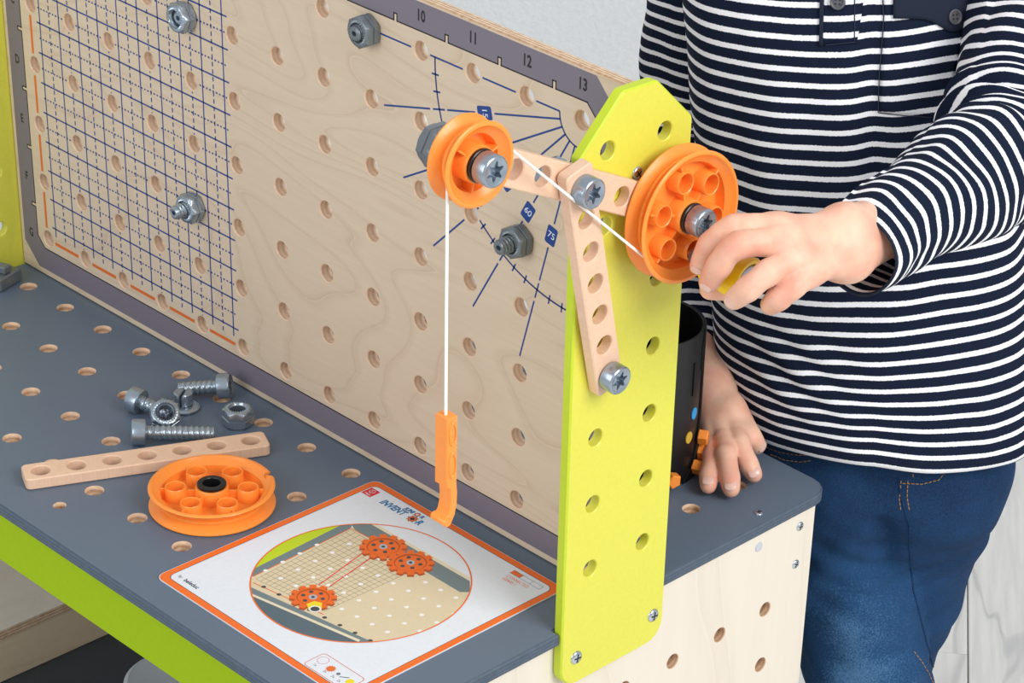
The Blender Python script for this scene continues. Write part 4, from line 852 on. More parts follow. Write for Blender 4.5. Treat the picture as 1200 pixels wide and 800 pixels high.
# ------------------------------------------------------------------ instruction card
cd = thing('instruction_card', 'white instruction card with orange border and round picture of gears on the slate top', 'card', (0.378, -0.188, T + 0.0002))
cw, ch_ = 0.1765, 0.1740
bm = bmesh.new(); prism_bm(bm, rounded([(0, 0), (cw, 0), (cw, ch_), (0, ch_)], 0.006, 6), 0, 0.0008, 0); frombm('sheet', bm, cd, ['card_white'], False)
MC = Matrix.Translation((0, 0, 0.00084)) @ Matrix.Scale(0.001, 4)
def card_print(name, m, h): return Print()
W_, H_ = cw * 1000, ch_ * 1000
def ringpoly(P_, outer, inner, h=0):
    n = len(outer)
    for i in range(n): j = (i + 1) % n; P_.poly([outer[i], outer[j], inner[j], inner[i]], h)
bp_ = Print(); ringpoly(bp_, rounded([(0.3, 0.3), (W_ - 0.3, 0.3), (W_ - 0.3, H_ - 0.3), (0.3, H_ - 0.3)], 6, 8), rounded([(5, 5), (W_ - 5, 5), (W_ - 5, H_ - 5), (5, H_ - 5)], 5, 8)); bp_.make('printed_border', MC, cd, 'card_orange')
bp_ = Print(); ringpoly(bp_, rounded([(5, 5), (W_ - 5, 5), (W_ - 5, H_ - 5), (5, H_ - 5)], 5, 8), rounded([(5.35, 5.35), (W_ - 5.35, 5.35), (W_ - 5.35, H_ - 5.35), (5.35, H_ - 5.35)], 4.7, 8), 0.02); bp_.make('printed_border_line', MC, cd, 'c_navy')
# picture clipped to its circle
cc, cr_ = (87.0, 88.0), 66.5
circ = [(cc[0] + cr_ * math.cos(2 * PI * k / 96), cc[1] + cr_ * math.sin(2 * PI * k / 96)) for k in range(96)]
def clip_circle(poly):
    out = [tuple(p) for p in poly]
    for i in range(96):
        a, b_ = circ[i], circ[(i + 1) % 96]; ex, ey = b_[0] - a[0], b_[1] - a[1]; new = []
        side = lambda p: ex * (p[1] - a[1]) - ey * (p[0] - a[0])
        if all(side(p) >= 0 for p in out): continue
        for k in range(len(out)):
            p, q = out[k], out[(k + 1) % len(out)]; sp_, sq = side(p), side(q)
            if sp_ >= 0: new.append(p)
            if (sp_ >= 0) != (sq >= 0): t = sp_ / (sp_ - sq); new.append((p[0] + (q[0] - p[0]) * t, p[1] + (q[1] - p[1]) * t))
        out = new
        if len(out) < 3: return []
    return out
groups = {}
for n_, (m_, poly) in enumerate(CARD):
    q = clip_circle(poly)
    if len(q) >= 3:
        A_ = sum(q[i][0] * q[(i + 1) % len(q)][1] - q[(i + 1) % len(q)][0] * q[i][1] for i in range(len(q)))
        if A_ < 0: q = q[::-1]
        groups.setdefault(m_, Print()).poly(q, 0.010 + n_ * 0.0007)
pm = {'c_ply': 'printed_board', 'c_gear': 'printed_gears', 'c_grid': 'printed_grid'}
for m_, P_ in groups.items():
    o = P_.make(pm.get(m_, 'printed_picture'), MC, cd, m_); o['kind'] = 'stuff'
rp = Print(); ringpoly(rp, [(cc[0] + 67.1 * math.cos(2 * PI * k / 96), cc[1] + 67.1 * math.sin(2 * PI * k / 96)) for k in range(96)], [(cc[0] + 66.2 * math.cos(2 * PI * k / 96), cc[1] + 66.2 * math.sin(2 * PI * k / 96)) for k in range(96)], 0.13); rp.make('picture_ring', MC, cd, 'card_orange')
# logo square with a round smiling mark
lp = Print(); lp.poly([(6.1, 156.5), (14.6, 156.5), (14.6, 165.4), (6.1, 165.4)], 0.02); lp.make('printed_logo', MC, cd, 'c_logo')
lw = Print(); lw.line([(10.3 + 2.1 * math.cos(t), 162.2 + 2.1 * math.sin(t)) for t in np.linspace(0, 2 * PI, 24)], 0.35, st=1.0); lw.line([(8.9 + 1.4 * t, 161.5 - 0.9 * math.sin(PI * t)) for t in np.linspace(0, 2, 12)], 0.35, st=1.0); lw.line([(9.6, 164.0), (9.6, 162.4)], 0.35, st=1.0)
lw.text('Hape', 2.4, (10.35, 158.3), 0, 0.02, bold=0.05)
for i in range(len(lw.V)): lw.V[i] = (lw.V[i][0], lw.V[i][1], 0.04)
lw.make('printed_logo_mark', MC, cd, 'card_white')
# JUNIOR INVENTOR title: dark outline under blue letters, gear shaped O
tn = Print(); tn.text('INVENT', 7.8, (34.4, 159.1), 0, 0.02, 0.80, 0.10, 0.30); tn.text('R', 7.8, (59.2, 159.1), 0, 0.02, 0.85, 0.1, 0.30); tn.text('JUNI', 4.4, (43.8, 164.5), 0, 0.02, 0.9, 0.1, 0.25); tn.text('R', 4.4, (55.4, 164.9), 0, 0.02, 0.9, 0.1, 0.25); tn.make('printed_title_outline', MC, cd, 'c_navy')
tb_ = Print(); tb_.text('INVENT', 7.8, (34.4, 159.1), 0, 0.05, 0.80, 0.10, 0.02); tb_.text('R', 7.8, (59.2, 159.1), 0, 0.05, 0.85, 0.1, 0.02); tb_.text('JUNI', 4.4, (43.8, 164.5), 0, 0.05, 0.9, 0.1, 0.02); tb_.text('R', 4.4, (55.4, 164.9), 0, 0.05, 0.9, 0.1, 0.02); tb_.make('printed_title', MC, cd, 'c_blue')
def gearpoly(c, r, n=8): return [(c[0] + r * k * math.cos(a), c[1] + r * k * math.sin(a)) for i in range(n) for a, k in ((2 * PI * (i - 0.22) / n, 0.86), (2 * PI * (i - 0.14) / n, 1.08), (2 * PI * (i + 0.14) / n, 1.08), (2 * PI * (i + 0.22) / n, 0.86))]
def disc(c, r, n=20): return [(c[0] + r * math.cos(2 * PI * i / n), c[1] + r * math.sin(2 * PI * i / n)) for i in range(n)]
g1 = Print(); g1.poly(gearpoly((52.8, 159.0), 3.7), 0.08); g1.poly(disc((52.8, 159.0), 1.5), 0.10); g1.poly(gearpoly((51.0, 164.7), 2.3), 0.08); g1.make('printed_title_gear_outline', MC, cd, 'c_navy')
g2 = Print(); g2.poly(gearpoly((52.8, 159.0), 3.2), 0.09); g2.poly(gearpoly((51.0, 164.7), 1.9), 0.09); g2.make('printed_title_gear', MC, cd, 'c_orange')
g3 = Print(); g3.poly(disc((52.8, 159.0), 1.5), 0.11); g3.make('printed_title_gear_hole', MC, cd, 'c_navy')
g3 = Print(); g3.poly(disc((51.0, 164.7), 0.9), 0.11); g3.make('printed_title_gear_hole', MC, cd, 'card_white')
# level bar and caption
b1 = Print(); b1.poly([(140.3, 161.5), (148.6, 161.5), (148.6, 165.5), (140.3, 165.5)], 0.02)
b1.text('CONNECTED', 3.9, (151.0, 158.0), 0, 0.02, 0.78); b1.text('GEARS 1', 3.9, (147.6, 154.3), 0, 0.02, 0.78); b1.make('printed_caption', MC, cd, 'card_orange')
b2 = Print()
for q in (((140.3, 161.5), (166.1, 161.5)), ((140.3, 165.5), (166.1, 165.5)), ((166.1, 161.5), (166.1, 165.5)), ((148.6, 161.5), (148.6, 165.5)), ((157.5, 161.5), (157.5, 165.5))): b2.quad(q[0], q[1], 0.28, 0.03)
b2.text('by', 3.4, (10.4, 11.0), 0, 0.02, 0.9, 0, 0.05)
b2.text('1x', 3.0, (137.2, 10.3), 0, 0.02, 0.9); b2.text('3x', 3.0, (146.2, 10.2), 0, 0.02, 0.9); b2.text('3x', 3.0, (153.2, 10.3), 0, 0.02, 0.9); b2.text('2x', 3.0, (158.8, 10.0), 0, 0.02, 0.9)
b2.quad((155.8, 12.8), (160.5, 16.2), 0.8, 0.03); b2.poly(disc((153.2, 14.2), 1.3, 10), 0.03)
b2.make('printed_small_text', MC, cd, 'c_text')['kind'] = 'stuff'
b3 = Print(); b3.text('beleduc', 4.4, (21.4, 10.8), 0, 0.02, 0.95, 0, 0.10); b3.make('printed_maker', MC, cd, 'c_navy')
b4 = Print(); R4 = rounded([(131.5, 6.2), (168, 6.2), (168, 22), (131.5, 22)], 2.5, 5); b4.line(R4 + R4[:1], 0.42, st=1.0)
b4.poly(gearpoly((146.3, 14.4), 3.0, 12), 0.02)
for i in range(len(b4.V)): b4.V[i] = (b4.V[i][0], b4.V[i][1], 0.03)
b4.make('printed_parts_frame', MC, cd, 'c_orange')['kind'] = 'stuff'
b5 = Print(); b5.line([(136.8 + 3.5 * math.cos(t), 16.6 + 3.5 * math.sin(t)) for t in np.linspace(0, 2 * PI, 30)], 0.25, st=1.0); b5.make('printed_rubber_band', MC, cd, 'c_red')
b6 = Print(); b6.poly(disc((163.6, 14.0), 2.6, 14), 0.03); b6.make('printed_knob', MC, cd, 'c_yellow')
# ------------------------------------------------------------------ black cup behind the panel
kc = thing('pen_cup', 'black rolled plastic cup with orange pegs, behind the lime panel', 'cup', (0.4764, 0.1332, T + 0.0002))
def shell(name, R, th, a0f, a1, z0, z1, m, nz=24, na=64):
    V = []; F = []
    for s, rr in enumerate((R, R - th)):
        for k in range(nz + 1):
            z = z0 + (z1 - z0) * k / nz; a0 = a0f(z)
            for i in range(na + 1):
                a = math.radians(a0 + (a1 - a0) * i / na); V.append((rr * math.cos(a), rr * math.sin(a), z))
    q = (nz + 1) * (na + 1); id_ = lambda s, k, i: s * q + k * (na + 1) + i
    for k in range(nz):
        for i in range(na):
            F.append((id_(0, k, i), id_(0, k, i + 1), id_(0, k + 1, i + 1), id_(0, k + 1, i))); F.append((id_(1, k, i), id_(1, k + 1, i), id_(1, k + 1, i + 1), id_(1, k, i + 1)))
    for i in range(na):
        F.append((id_(0, 0, i), id_(1, 0, i), id_(1, 0, i + 1), id_(0, 0, i + 1))); F.append((id_(0, nz, i), id_(0, nz, i + 1), id_(1, nz, i + 1), id_(1, nz, i)))
    for k in range(nz):
        F.append((id_(0, k, 0), id_(0, k + 1, 0), id_(1, k + 1, 0), id_(1, k, 0))); F.append((id_(0, k, na), id_(1, k, na), id_(1, k + 1, na), id_(0, k + 1, na)))
    return mesh(name, V, F, kc, [m])
shell('inner_sheet', 0.0370, 0.0012, lambda z: -180, 180, 0.0, 0.107, 'black_sheet')
shell('outer_flap', 0.0385, 0.0012, lambda z: float(np.interp(z, [0, 0.01, 0.025, 0.045, 0.07, 0.107], [0, 18, 29, 36, 38, 34])), 150, 0.0, 0.107, 'black_sheet')
def on_cup(name, th_, z, R, pts, h, m, bev=0.0008, rot=0.0):
    a = math.radians(th_); d = Vector((math.cos(a), math.sin(a), 0)); M_ = Matrix.Translation(d * R + Vector((0, 0, z))) @ axes(d).to_4x4() @ Matrix.Rotation(rot, 4, 'Z')
    bm = bmesh.new(); prism_bm(bm, [Vector(p) for p in pts], -0.0006, h, bev, M_); return frombm(name, bm, kc, [m])
pent = [(0.0054 * math.cos(PI / 2 + 2 * PI * k / 5), 0.0054 * math.sin(PI / 2 + 2 * PI * k / 5)) for k in range(5)]
for a_, z_, r_ in ((20, 0.0085, 0.2), (33, 0.0150, 0.0), (31, 0.0275, 0.1), (-16, 0.0085, 0.3)): on_cup('peg', a_, z_, 0.0388, pent, 0.0062, 'orange', 0.0007, r_)
el = lambda w, h: [(w * math.cos(2 * PI * k / 24), h * math.sin(2 * PI * k / 24)) for k in range(24)]
on_cup('dot', 17, 0.0490, 0.0370, el(0.0036, 0.0043), 0.0004, 'dot_blue', 0); on_cup('dot', 9, 0.0330, 0.0370, el(0.0036, 0.0043), 0.0004, 'dot_yellow', 0)
for a_, z_, h_ in ((11, 0.076, 0.012), (30, 0.088, 0.010)): on_cup('slit', a_, z_, 0.0370, [(-0.0006, -h_), (0.0006, -h_), (0.0006, h_), (-0.0006, h_)], 0.0008, 'black_plastic', 0)
# grey clamp piece at the far left of the tabletop
lc = thing('grey_block', 'small grey plastic block at the far left end of the slate top', 'toy part', (-0.0185, -0.033, T + 0.0002), None, (0, 0, 0.35))
bm = bmesh.new(); prism_bm(bm, [(-0.012, -0.012), (0.012, -0.012), (0.012, 0.012), (-0.012, 0.012)], 0, 0.010, 0.001); frombm('base', bm, lc, ['steel_dark'])
bm = bmesh.new(); prism_bm(bm, [(-0.010, -0.004), (0.010, -0.004), (0.010, 0.004), (-0.010, 0.004)], 0.0102, 0.016, 0.001); frombm('ridge', bm, lc, ['steel_dark'])
LH = {
    'index': [((0.6635, 0.0318, 0.7713), 7.6), ((0.6481, 0.0129, 0.7719), 6.6), ((0.6365, 0.0064, 0.7592), 6.0), ((0.6279, 0.008, 0.7424), 5.3)],
    'middle': [((0.6733, 0.029, 0.767), 8.0), ((0.6589, 0.0049, 0.7673), 7.1), ((0.6508, -0.001, 0.7537), 6.5), ((0.643, 0.0004, 0.7399), 5.9)],
    'ring': [((0.6816, 0.0289, 0.7601), 7.8), ((0.6787, 0.0084, 0.7571), 6.8), ((0.6712, 0.001, 0.7467), 6.4), ((0.6616, 0.0007, 0.7364), 5.8)],
    'pinky': [((0.6873, 0.034, 0.7529), 7.2), ((0.688, 0.0186, 0.7491), 6.6), ((0.683, 0.0137, 0.7415), 6.2), ((0.6763, 0.0149, 0.7343), 5.7)],
    'thumb': [((0.67, 0.0582, 0.7485), 9.0), ((0.6493, 0.0491, 0.7339), 7.4), ((0.6371, 0.033, 0.7247), 6.6), ((0.6311, 0.0151, 0.7265), 6.0)],
    'wrist': [((0.679, 0.0715, 0.7652), 12.8), ((0.6857, 0.0686, 0.75), 12.6)],
    'fore': [((0.6736, 0.1357, 0.7509), 16), ((0.6661, 0.2046, 0.7536), 20)],
}
RH = {
    'index': [((0.5064, 0.1888, 0.5241), 7.0), ((0.5282, 0.1736, 0.5225), 6.4), ((0.5404, 0.1695, 0.5135), 5.9), ((0.5474, 0.1682, 0.5085), 5.3)],
    'middle': [((0.504, 0.1813, 0.5224), 7.2), ((0.5311, 0.157, 0.5215), 6.6), ((0.5442, 0.1468, 0.5135), 6.1), ((0.5502, 0.1422, 0.5088), 5.5)],
    'ring': [((0.5009, 0.1772, 0.52), 6.8), ((0.5205, 0.1555, 0.5155), 6.2), ((0.5309, 0.1414, 0.511), 5.8), ((0.5368, 0.1344, 0.5085), 5.3)],
    'pinky': [((0.4855, 0.1855, 0.5177), 6.2), ((0.4828, 0.1781, 0.518), 5.6), ((0.4749, 0.1784, 0.5125), 5.2), ((0.4717, 0.1761, 0.51), 4.9)],
    'thumb': [((0.5025, 0.1915, 0.532), 8.6), ((0.5126, 0.1933, 0.5237), 7.6), ((0.5252, 0.1882, 0.521), 6.8), ((0.5269, 0.1933, 0.5125), 6.0)],
    'wrist': [((0.4673, 0.1968, 0.5328), 12.5), ((0.4811, 0.197, 0.5384), 12.2)],
    'fore': [((0.4276, 0.2274, 0.5511), 15), ((0.3912, 0.2614, 0.5767), 18)],
}
LSLEEVE = [((0.5651, 0.4036, 0.8386), 0.052), ((0.6076, 0.3436, 0.7907), 0.048), ((0.6529, 0.2601, 0.7578), 0.043), ((0.6668, 0.2035, 0.7552), 0.037), ((0.6726, 0.1393, 0.7511), 0.031), ((0.6794, 0.0842, 0.7462), 0.0262)]
RSLEEVE = [((0.3186, 0.3523, 0.7901), 0.048), ((0.3216, 0.3448, 0.7161), 0.043), ((0.3348, 0.3199, 0.6273), 0.038), ((0.393, 0.2589, 0.5714), 0.03), ((0.4323, 0.222, 0.5447), 0.0235), ((0.4585, 0.1978, 0.5315), 0.0215)]
JR = [((0.5298, 0.2859, 0.452), 0.06), ((0.5347, 0.2886, 0.4102), 0.056), ((0.5511, 0.289, 0.3628), 0.049), ((0.5629, 0.2924, 0.3146), 0.046), ((0.567, 0.3023, 0.2735), 0.046)]
JL = [((0.5719, 0.3254, 0.457), 0.058), ((0.568, 0.336, 0.416), 0.0485), ((0.5475, 0.3481, 0.3359), 0.0465), ((0.5222, 0.3612, 0.2619), 0.045), ((0.4993, 0.3781, 0.1889), 0.044)]
# ------------------------------------------------------------------ the child: one continuous body grown from a distance field
def surface_nets(f, org, h):
    nx, ny, nz = f.shape; c = (nx - 1, ny - 1, nz - 1); cnt = np.zeros(c, np.int8); acc = np.zeros(c + (3,), np.float32)
    cr = {}
    for ax in range(3):
        a = [slice(None)] * 3; b = [slice(None)] * 3; a[ax] = slice(0, -1); b[ax] = slice(1, None)
        fa, fb = f[tuple(a)], f[tuple(b)]; m = (fa < 0) != (fb < 0); t = np.where(m, fa / np.where(m, fa - fb, 1), 0).astype(np.float32); cr[ax] = (m, fa < 0)
        o = [k for k in range(3) if k != ax]
        for d0 in (0, 1):
            for d1 in (0, 1):
                s = [None] * 3; s[ax] = slice(0, c[ax]); s[o[0]] = slice(d0, d0 + c[o[0]]); s[o[1]] = slice(d1, d1 + c[o[1]])
                mm_, tt = m[tuple(s)], t[tuple(s)]; cnt += mm_
                acc[..., ax] += tt; acc[..., o[0]] += mm_ * d0; acc[..., o[1]] += mm_ * d1
    idx = -np.ones(c, np.int64); use = cnt > 0; n = int(use.sum()); idx[use] = np.arange(n)
    V = acc[use] / cnt[use][:, None] + np.argwhere(use); V = V * h + np.array(org); F = []
    for ax in range(3):
        m, sgn = cr[ax]; o = [k for k in range(3) if k != ax]; P = np.argwhere(m)
        P = P[(P[:, o[0]] > 0) & (P[:, o[1]] > 0) & (P[:, o[0]] < c[o[0]]) & (P[:, o[1]] < c[o[1]])]
        q = []
        for d0, d1 in ((1, 1), (0, 1), (0, 0), (1, 0)):
            R_ = P.copy(); R_[:, o[0]] -= d0; R_[:, o[1]] -= d1; q.append(idx[R_[:, 0], R_[:, 1], R_[:, 2]])
        Q = np.stack(q, 1); s = sgn[P[:, 0], P[:, 1], P[:, 2]]
        if ax == 1: s = ~s
        Q[~s] = Q[~s][:, ::-1]; F.append(Q)
    return V, np.concatenate(F)
def cap_sdf(P, a, b, ra, rb):
    a = np.array(a, np.float32); b = np.array(b, np.float32); d = b - a; L2 = float(d @ d) + 1e-12
    t = np.clip(((P - a) @ d) / L2, 0, 1); q = P - a - t[..., None] * d
    return np.sqrt((q * q).sum(-1)) - (ra + (rb - ra) * t)
def ell_sdf(P, c, r, M=None):
    q = P - np.array(c, np.float32)
    if M is not None: q = q @ np.array(M, np.float32)
    r = np.array(r, np.float32); k0 = np.sqrt(((q / r) ** 2).sum(-1)); k1 = np.sqrt(((q / (r * r)) ** 2).sum(-1)) + 1e-9
    return k0 * (k0 - 1) / k1
def smin(a, b, k):
    h = np.clip(k - np.abs(a - b), 0, None) / k; return np.minimum(a, b) - h * h * k * 0.25
def grid(lo, hi, h):
    xs = [np.arange(l, u + h, h, dtype=np.float32) for l, u in zip(lo, hi)]
    return np.stack(np.meshgrid(*xs, indexing='ij'), -1)
def mm_(v): return v / 1000.0
def chain(P, f, joints, k, kk=None):
    g = None
    # round the bends: the joints are passed by a smooth curve
    J_ = [np.array(list(p) + [r], float) for p, r in joints]; J_ = [2 * J_[0] - J_[1]] + J_ + [2 * J_[-1] - J_[-2]]; out = []
    for i in range(1, len(J_) - 2):
        for q in range(4):
            t = q / 4; a, b, c, d = J_[i - 1:i + 3]; out.append(0.5 * (2 * b + (c - a) * t + (2 * a - 5 * b + 4 * c - d) * t * t + (3 * b - a - 3 * c + d) * t ** 3))
    out.append(J_[-2]); joints = [(tuple(o[:3]), o[3]) for o in out]
    for (a, ra), (b, rb) in zip(joints, joints[1:]):
        s = cap_sdf(P, a, b, mm_(ra), mm_(rb)); g = s if g is None else smin(g, s, 0.0016)
    return g if f is None else smin(f, g, k)
FX = Vector((0.613, -0.790, 0)); RX = Vector((0.790, 0.613, 0)); ZZ = Vector((0, 0, 1))
def hand_field(H, thumb_k=0.009):
    allp = [p for v in H.values() for p, r in v if True]; A = np.array([p for k, v in H.items() if k != 'fore' for p, r in v]); lo = A.min(0) - 0.024; hi = A.max(0) + 0.024
    f0 = H['fore'][0][0]; w0 = (np.array(H['wrist'][0][0]) + np.array(H['wrist'][1][0])) / 2
    e = w0 + (np.array(f0) - w0) * 0.75; lo = np.minimum(lo, e - 0.024); hi = np.maximum(hi, e + 0.024)
    h = 0.0012; P = grid(lo, hi, h)
    # palm: metacarpals from the wrist to each knuckle, blended
    palm = None; W0, W1 = [np.array(p) for p, r in H['wrist']]
    for n, (nm, t) in enumerate((('index', 0.0), ('middle', 0.33), ('ring', 0.66), ('pinky', 1.0))):
        w = W0 + (W1 - W0) * (0.15 + 0.7 * t); s = cap_sdf(P, w, H[nm][0][0], 0.0105, mm_(H[nm][0][1]) * 1.0)
        palm = s if palm is None else smin(palm, s, 0.010)
    s = cap_sdf(P, (W0 + W1) / 2, H['thumb'][0][0], 0.011, mm_(H['thumb'][0][1]) * 1.15); palm = smin(palm, s, 0.010)
    wr = smin(cap_sdf(P, W0, f0, mm_(H['wrist'][0][1]), mm_(H['fore'][0][1])), cap_sdf(P, W1, f0, mm_(H['wrist'][1][1]), mm_(H['fore'][0][1])), 0.010)
    wr = smin(wr, cap_sdf(P, W0, W1, mm_(H['wrist'][0][1]), mm_(H['wrist'][1][1])), 0.006)
    wr = smin(wr, cap_sdf(P, H['fore'][0][0], H['fore'][1][0], mm_(H['fore'][0][1]), mm_(H['fore'][1][1])), 0.006)
    body = smin(palm, wr, 0.010)
    fing = None
    for nm in ('index', 'middle', 'ring', 'pinky'):
        J = H[nm]; g = chain(P, None, J, 0.0016)
        # slight knuckle swelling and pads
        for (p, r) in J[1:3]: g = smin(g, np.sqrt(((P - np.array(p, np.float32)) ** 2).sum(-1)) - mm_(r) * 1.015, 0.003)
        fing = g if fing is None else smin(fing, g, 0.0010)
    th_ = chain(P, None, H['thumb'], 0.003)
    f = smin(body, fing, 0.0075); f = smin(f, th_, 0.006)
    return surface_nets(f, lo, h)
def add_verts(store, V, F):
    b = sum(len(v) for v in store[0]); store[0].append(V); store[1].append(F + b)
body_geo = ([], [])
for H in (LH, RH): add_verts(body_geo, *hand_field(H))
# torso, arms, legs and head inside and above the clothes
TC = [(0.475, 0.5432, 0.300), (0.52, 0.5378, 0.300), (0.56, 0.5315, 0.300), (0.62, 0.5206, 0.300), (0.70, 0.4991, 0.300), (0.78, 0.4788, 0.302), (0.835, 0.4645, 0.307), (0.872, 0.4560, 0.311), (0.905, 0.4500, 0.313)]
def tc(z):
    zs = [t[0] for t in TC]; return Vector((float(np.interp(z, zs, [t[1] for t in TC])), float(np.interp(z, zs, [t[2] for t in TC])), z))
lo = (0.24, 0.16, 0.0); hi = (0.80, 0.55, 1.16); h = 0.0045; P = grid(lo, hi, h)
def V3(v): return tuple(v)
f = None
for z0, z1, a0, a1 in ((0.47, 0.58, 0.046, 0.056), (0.58, 0.70, 0.056, 0.056), (0.70, 0.82, 0.056, 0.052)):
    for s in (-1, 0, 1):
        g = cap_sdf(P, V3(tc(z0) + RX * s * 0.035), V3(tc(z1) + RX * s * 0.038), a0, a1); f = g if f is None else smin(f, g, 0.02)
for j in (LSLEEVE, RSLEEVE):
    sh = Vector(j[0][0]); sh = tc(0.80) + (sh - tc(0.80)) * 0.70; f = smin(f, cap_sdf(P, V3(tc(0.80)), V3(sh), 0.032, 0.026), 0.015)
    pts_ = [V3(sh)] + [p for p, r in j[1:5]]; rr = [0.026, 0.025, 0.023, 0.020, 0.0165]
    for a, b, ra, rb in zip(pts_, pts_[1:], rr, rr[1:]): f = smin(f, cap_sdf(P, a, b, ra, rb), 0.008)
neck = tc(0.875); HC = Vector((0.4665, 0.272, 1.000))
f = smin(f, cap_sdf(P, V3(tc(0.84)), V3(HC + Vector((-0.012, 0.018, -0.06))), 0.034, 0.029), 0.02)
for J in (JR, JL):
    g = None
    for (a, ra), (b, rb) in zip(J, J[1:]): g = cap_sdf(P, a, b, ra * 0.68, rb * 0.68) if g is None else smin(g, cap_sdf(P, a, b, ra * 0.68, rb * 0.68), 0.01)
    kn = Vector(J[-1][0]); ft = (Vector((kn.x + 0.01, kn.y + 0.03, 0.045)) if J is JR else Vector((kn.x - 0.04, kn.y + 0.05, 0.045)))
    g = smin(g, cap_sdf(P, J[-1][0], V3(ft), 0.036, 0.022), 0.01); g = smin(g, cap_sdf(P, V3(ft - Vector((0, 0, 0.018))), V3(ft + FX * 0.09 - Vector((0, 0, 0.026))), 0.022, 0.016), 0.01)
    f = smin(f, g, 0.02)
add_verts(body_geo, *surface_nets(f, lo, h))
# head, finer: local frame fwd / left / up, looking down at the hands
hf = (FX * 0.80 + Vector((0, 0, -0.55))).normalized(); hl = hf.cross(ZZ).normalized() * -1; hu = hf.cross(hl) ; hu = hu if hu.z > 0 else -hu
HM = np.array([[hl.x, hf.x, hu.x], [hl.y, hf.y, hu.y], [hl.z, hf.z, hu.z]], np.float32)
def hp(x, y, z): return HC + hl * x + hf * y + hu * z
h = 0.0026; lo = (HC.x - 0.12, HC.y - 0.12, HC.z - 0.14); hi = (HC.x + 0.12, HC.y + 0.12, HC.z + 0.13); P = grid(lo, hi, h)
f = ell_sdf(P, HC + hu * 0.018 - hf * 0.006, (0.070, 0.082, 0.080), HM)
f = smin(f, ell_sdf(P, hp(0, 0.020, -0.042), (0.050, 0.052, 0.050), HM), 0.03)
f = smin(f, ell_sdf(P, hp(0, 0.060, -0.078), (0.017, 0.014, 0.013), HM), 0.015)
for s in (-1, 1):
    f = smin(f, ell_sdf(P, hp(s * 0.036, 0.046, -0.036), (0.020, 0.018, 0.018), HM), 0.012)
    f = -smin(-f, ell_sdf(P, hp(s * 0.028, 0.082, 0.000), (0.015, 0.013, 0.010), HM), 0.010)
    f = smin(f, ell_sdf(P, hp(s * 0.072, -0.004, -0.010), (0.008, 0.016, 0.024), HM), 0.006)
f = smin(f, cap_sdf(P, V3(hp(0, 0.072, -0.004)), V3(hp(0, 0.086, -0.026)), 0.006, 0.0085), 0.010)
for s in (-1, 1): f = smin(f, cap_sdf(P, V3(hp(s * 0.008, 0.079, -0.028)), V3(hp(s * 0.004, 0.080, -0.026)), 0.0055, 0.005), 0.004)
f = smin(f, cap_sdf(P, V3(hp(-0.013, 0.073, -0.050)), V3(hp(0.013, 0.073, -0.050)), 0.005, 0.005), 0.004); f = smin(f, cap_sdf(P, V3(hp(-0.011, 0.071, -0.058)), V3(hp(0.011, 0.071, -0.058)), 0.0055, 0.0055), 0.004)
f = smin(f, cap_sdf(P, V3(HC + Vector((-0.012, 0.018, -0.04))), V3(tc(0.86)), 0.030, 0.034), 0.02)
add_verts(body_geo, *surface_nets(f, lo, h))
child = thing('person', 'child in striped navy and white shirt and blue jeans turning the yellow knob', 'person', (0.54, 0.32, 0))
NC = (-0.54, -0.32, 0)
def npmesh(name, V, F, parent, mats, loc=NC, smooth=True):
    me = bpy.data.meshes.new(name); me.vertices.add(len(V)); me.vertices.foreach_set('co', np.asarray(V, np.float32).ravel())
    n = len(F); me.loops.add(n * 4); me.loops.foreach_set('vertex_index', np.asarray(F, np.int32).ravel()); me.polygons.add(n); me.polygons.foreach_set('loop_start', np.arange(0, n * 4, 4, dtype=np.int32))
    me.update(calc_edges=True); me.validate()
    me.polygons.foreach_set('use_smooth', [True] * len(me.polygons))
    o = bpy.data.objects.new(name, me); COL.objects.link(o); o.parent = parent; o.location = loc
    for m in mats: me.materials.append(MATS[m])
    return o
def nmat(name, build):
    m = bpy.data.materials.new(name); m.use_nodes = True; build(m.node_tree, m.node_tree.nodes['Principled BSDF'], m.node_tree.links.new); MATS[name] = m; return m
def b_skin(nt, b, L):
    tc_ = nt.nodes.new('ShaderNodeTexCoord'); n = nt.nodes.new('ShaderNodeTexNoise'); n.inputs['Scale'].default_value = 55; n.inputs['Detail'].default_value = 3; L(tc_.outputs['Object'], n.inputs['Vector'])
    cr = nt.nodes.new('ShaderNodeValToRGB'); cr.color_ramp.elements[0].position = 0.35; cr.color_ramp.elements[0].color = lin((236, 192, 167)); cr.color_ramp.elements[1].position = 0.72; cr.color_ramp.elements[1].color = lin((224, 160, 138)); L(n.outputs['Fac'], cr.inputs[0]); L(cr.outputs[0], b.inputs['Base Color'])
    b.inputs['Subsurface Weight'].default_value = 0.25; b.inputs['Subsurface Radius'].default_value = (1, 0.35, 0.2); b.inputs['Subsurface Scale'].default_value = 0.004; b.inputs['Roughness'].default_value = 0.48; b.inputs['Specular IOR Level'].default_value = 0.35
    n2 = nt.nodes.new('ShaderNodeTexNoise'); n2.inputs['Scale'].default_value = 700; n2.inputs['Detail'].default_value = 4; L(tc_.outputs['Object'], n2.inputs['Vector'])
    bp = nt.nodes.new('ShaderNodeBump'); bp.inputs['Strength'].default_value = 0.18; bp.inputs['Distance'].default_value = 0.0004; L(n2.outputs['Fac'], bp.inputs['Height']); L(bp.outputs[0], b.inputs['Normal'])
nmat('skin', b_skin)
mat('nail', (240, 190, 176), 0.22, sss=0.2); mat('hair', (96, 66, 42), 0.6, bump=0.8, bscale=300); mat('eye_white', (238, 238, 236), 0.15); mat('iris', (64, 92, 112), 0.2); mat('lip', (206, 118, 108), 0.4)
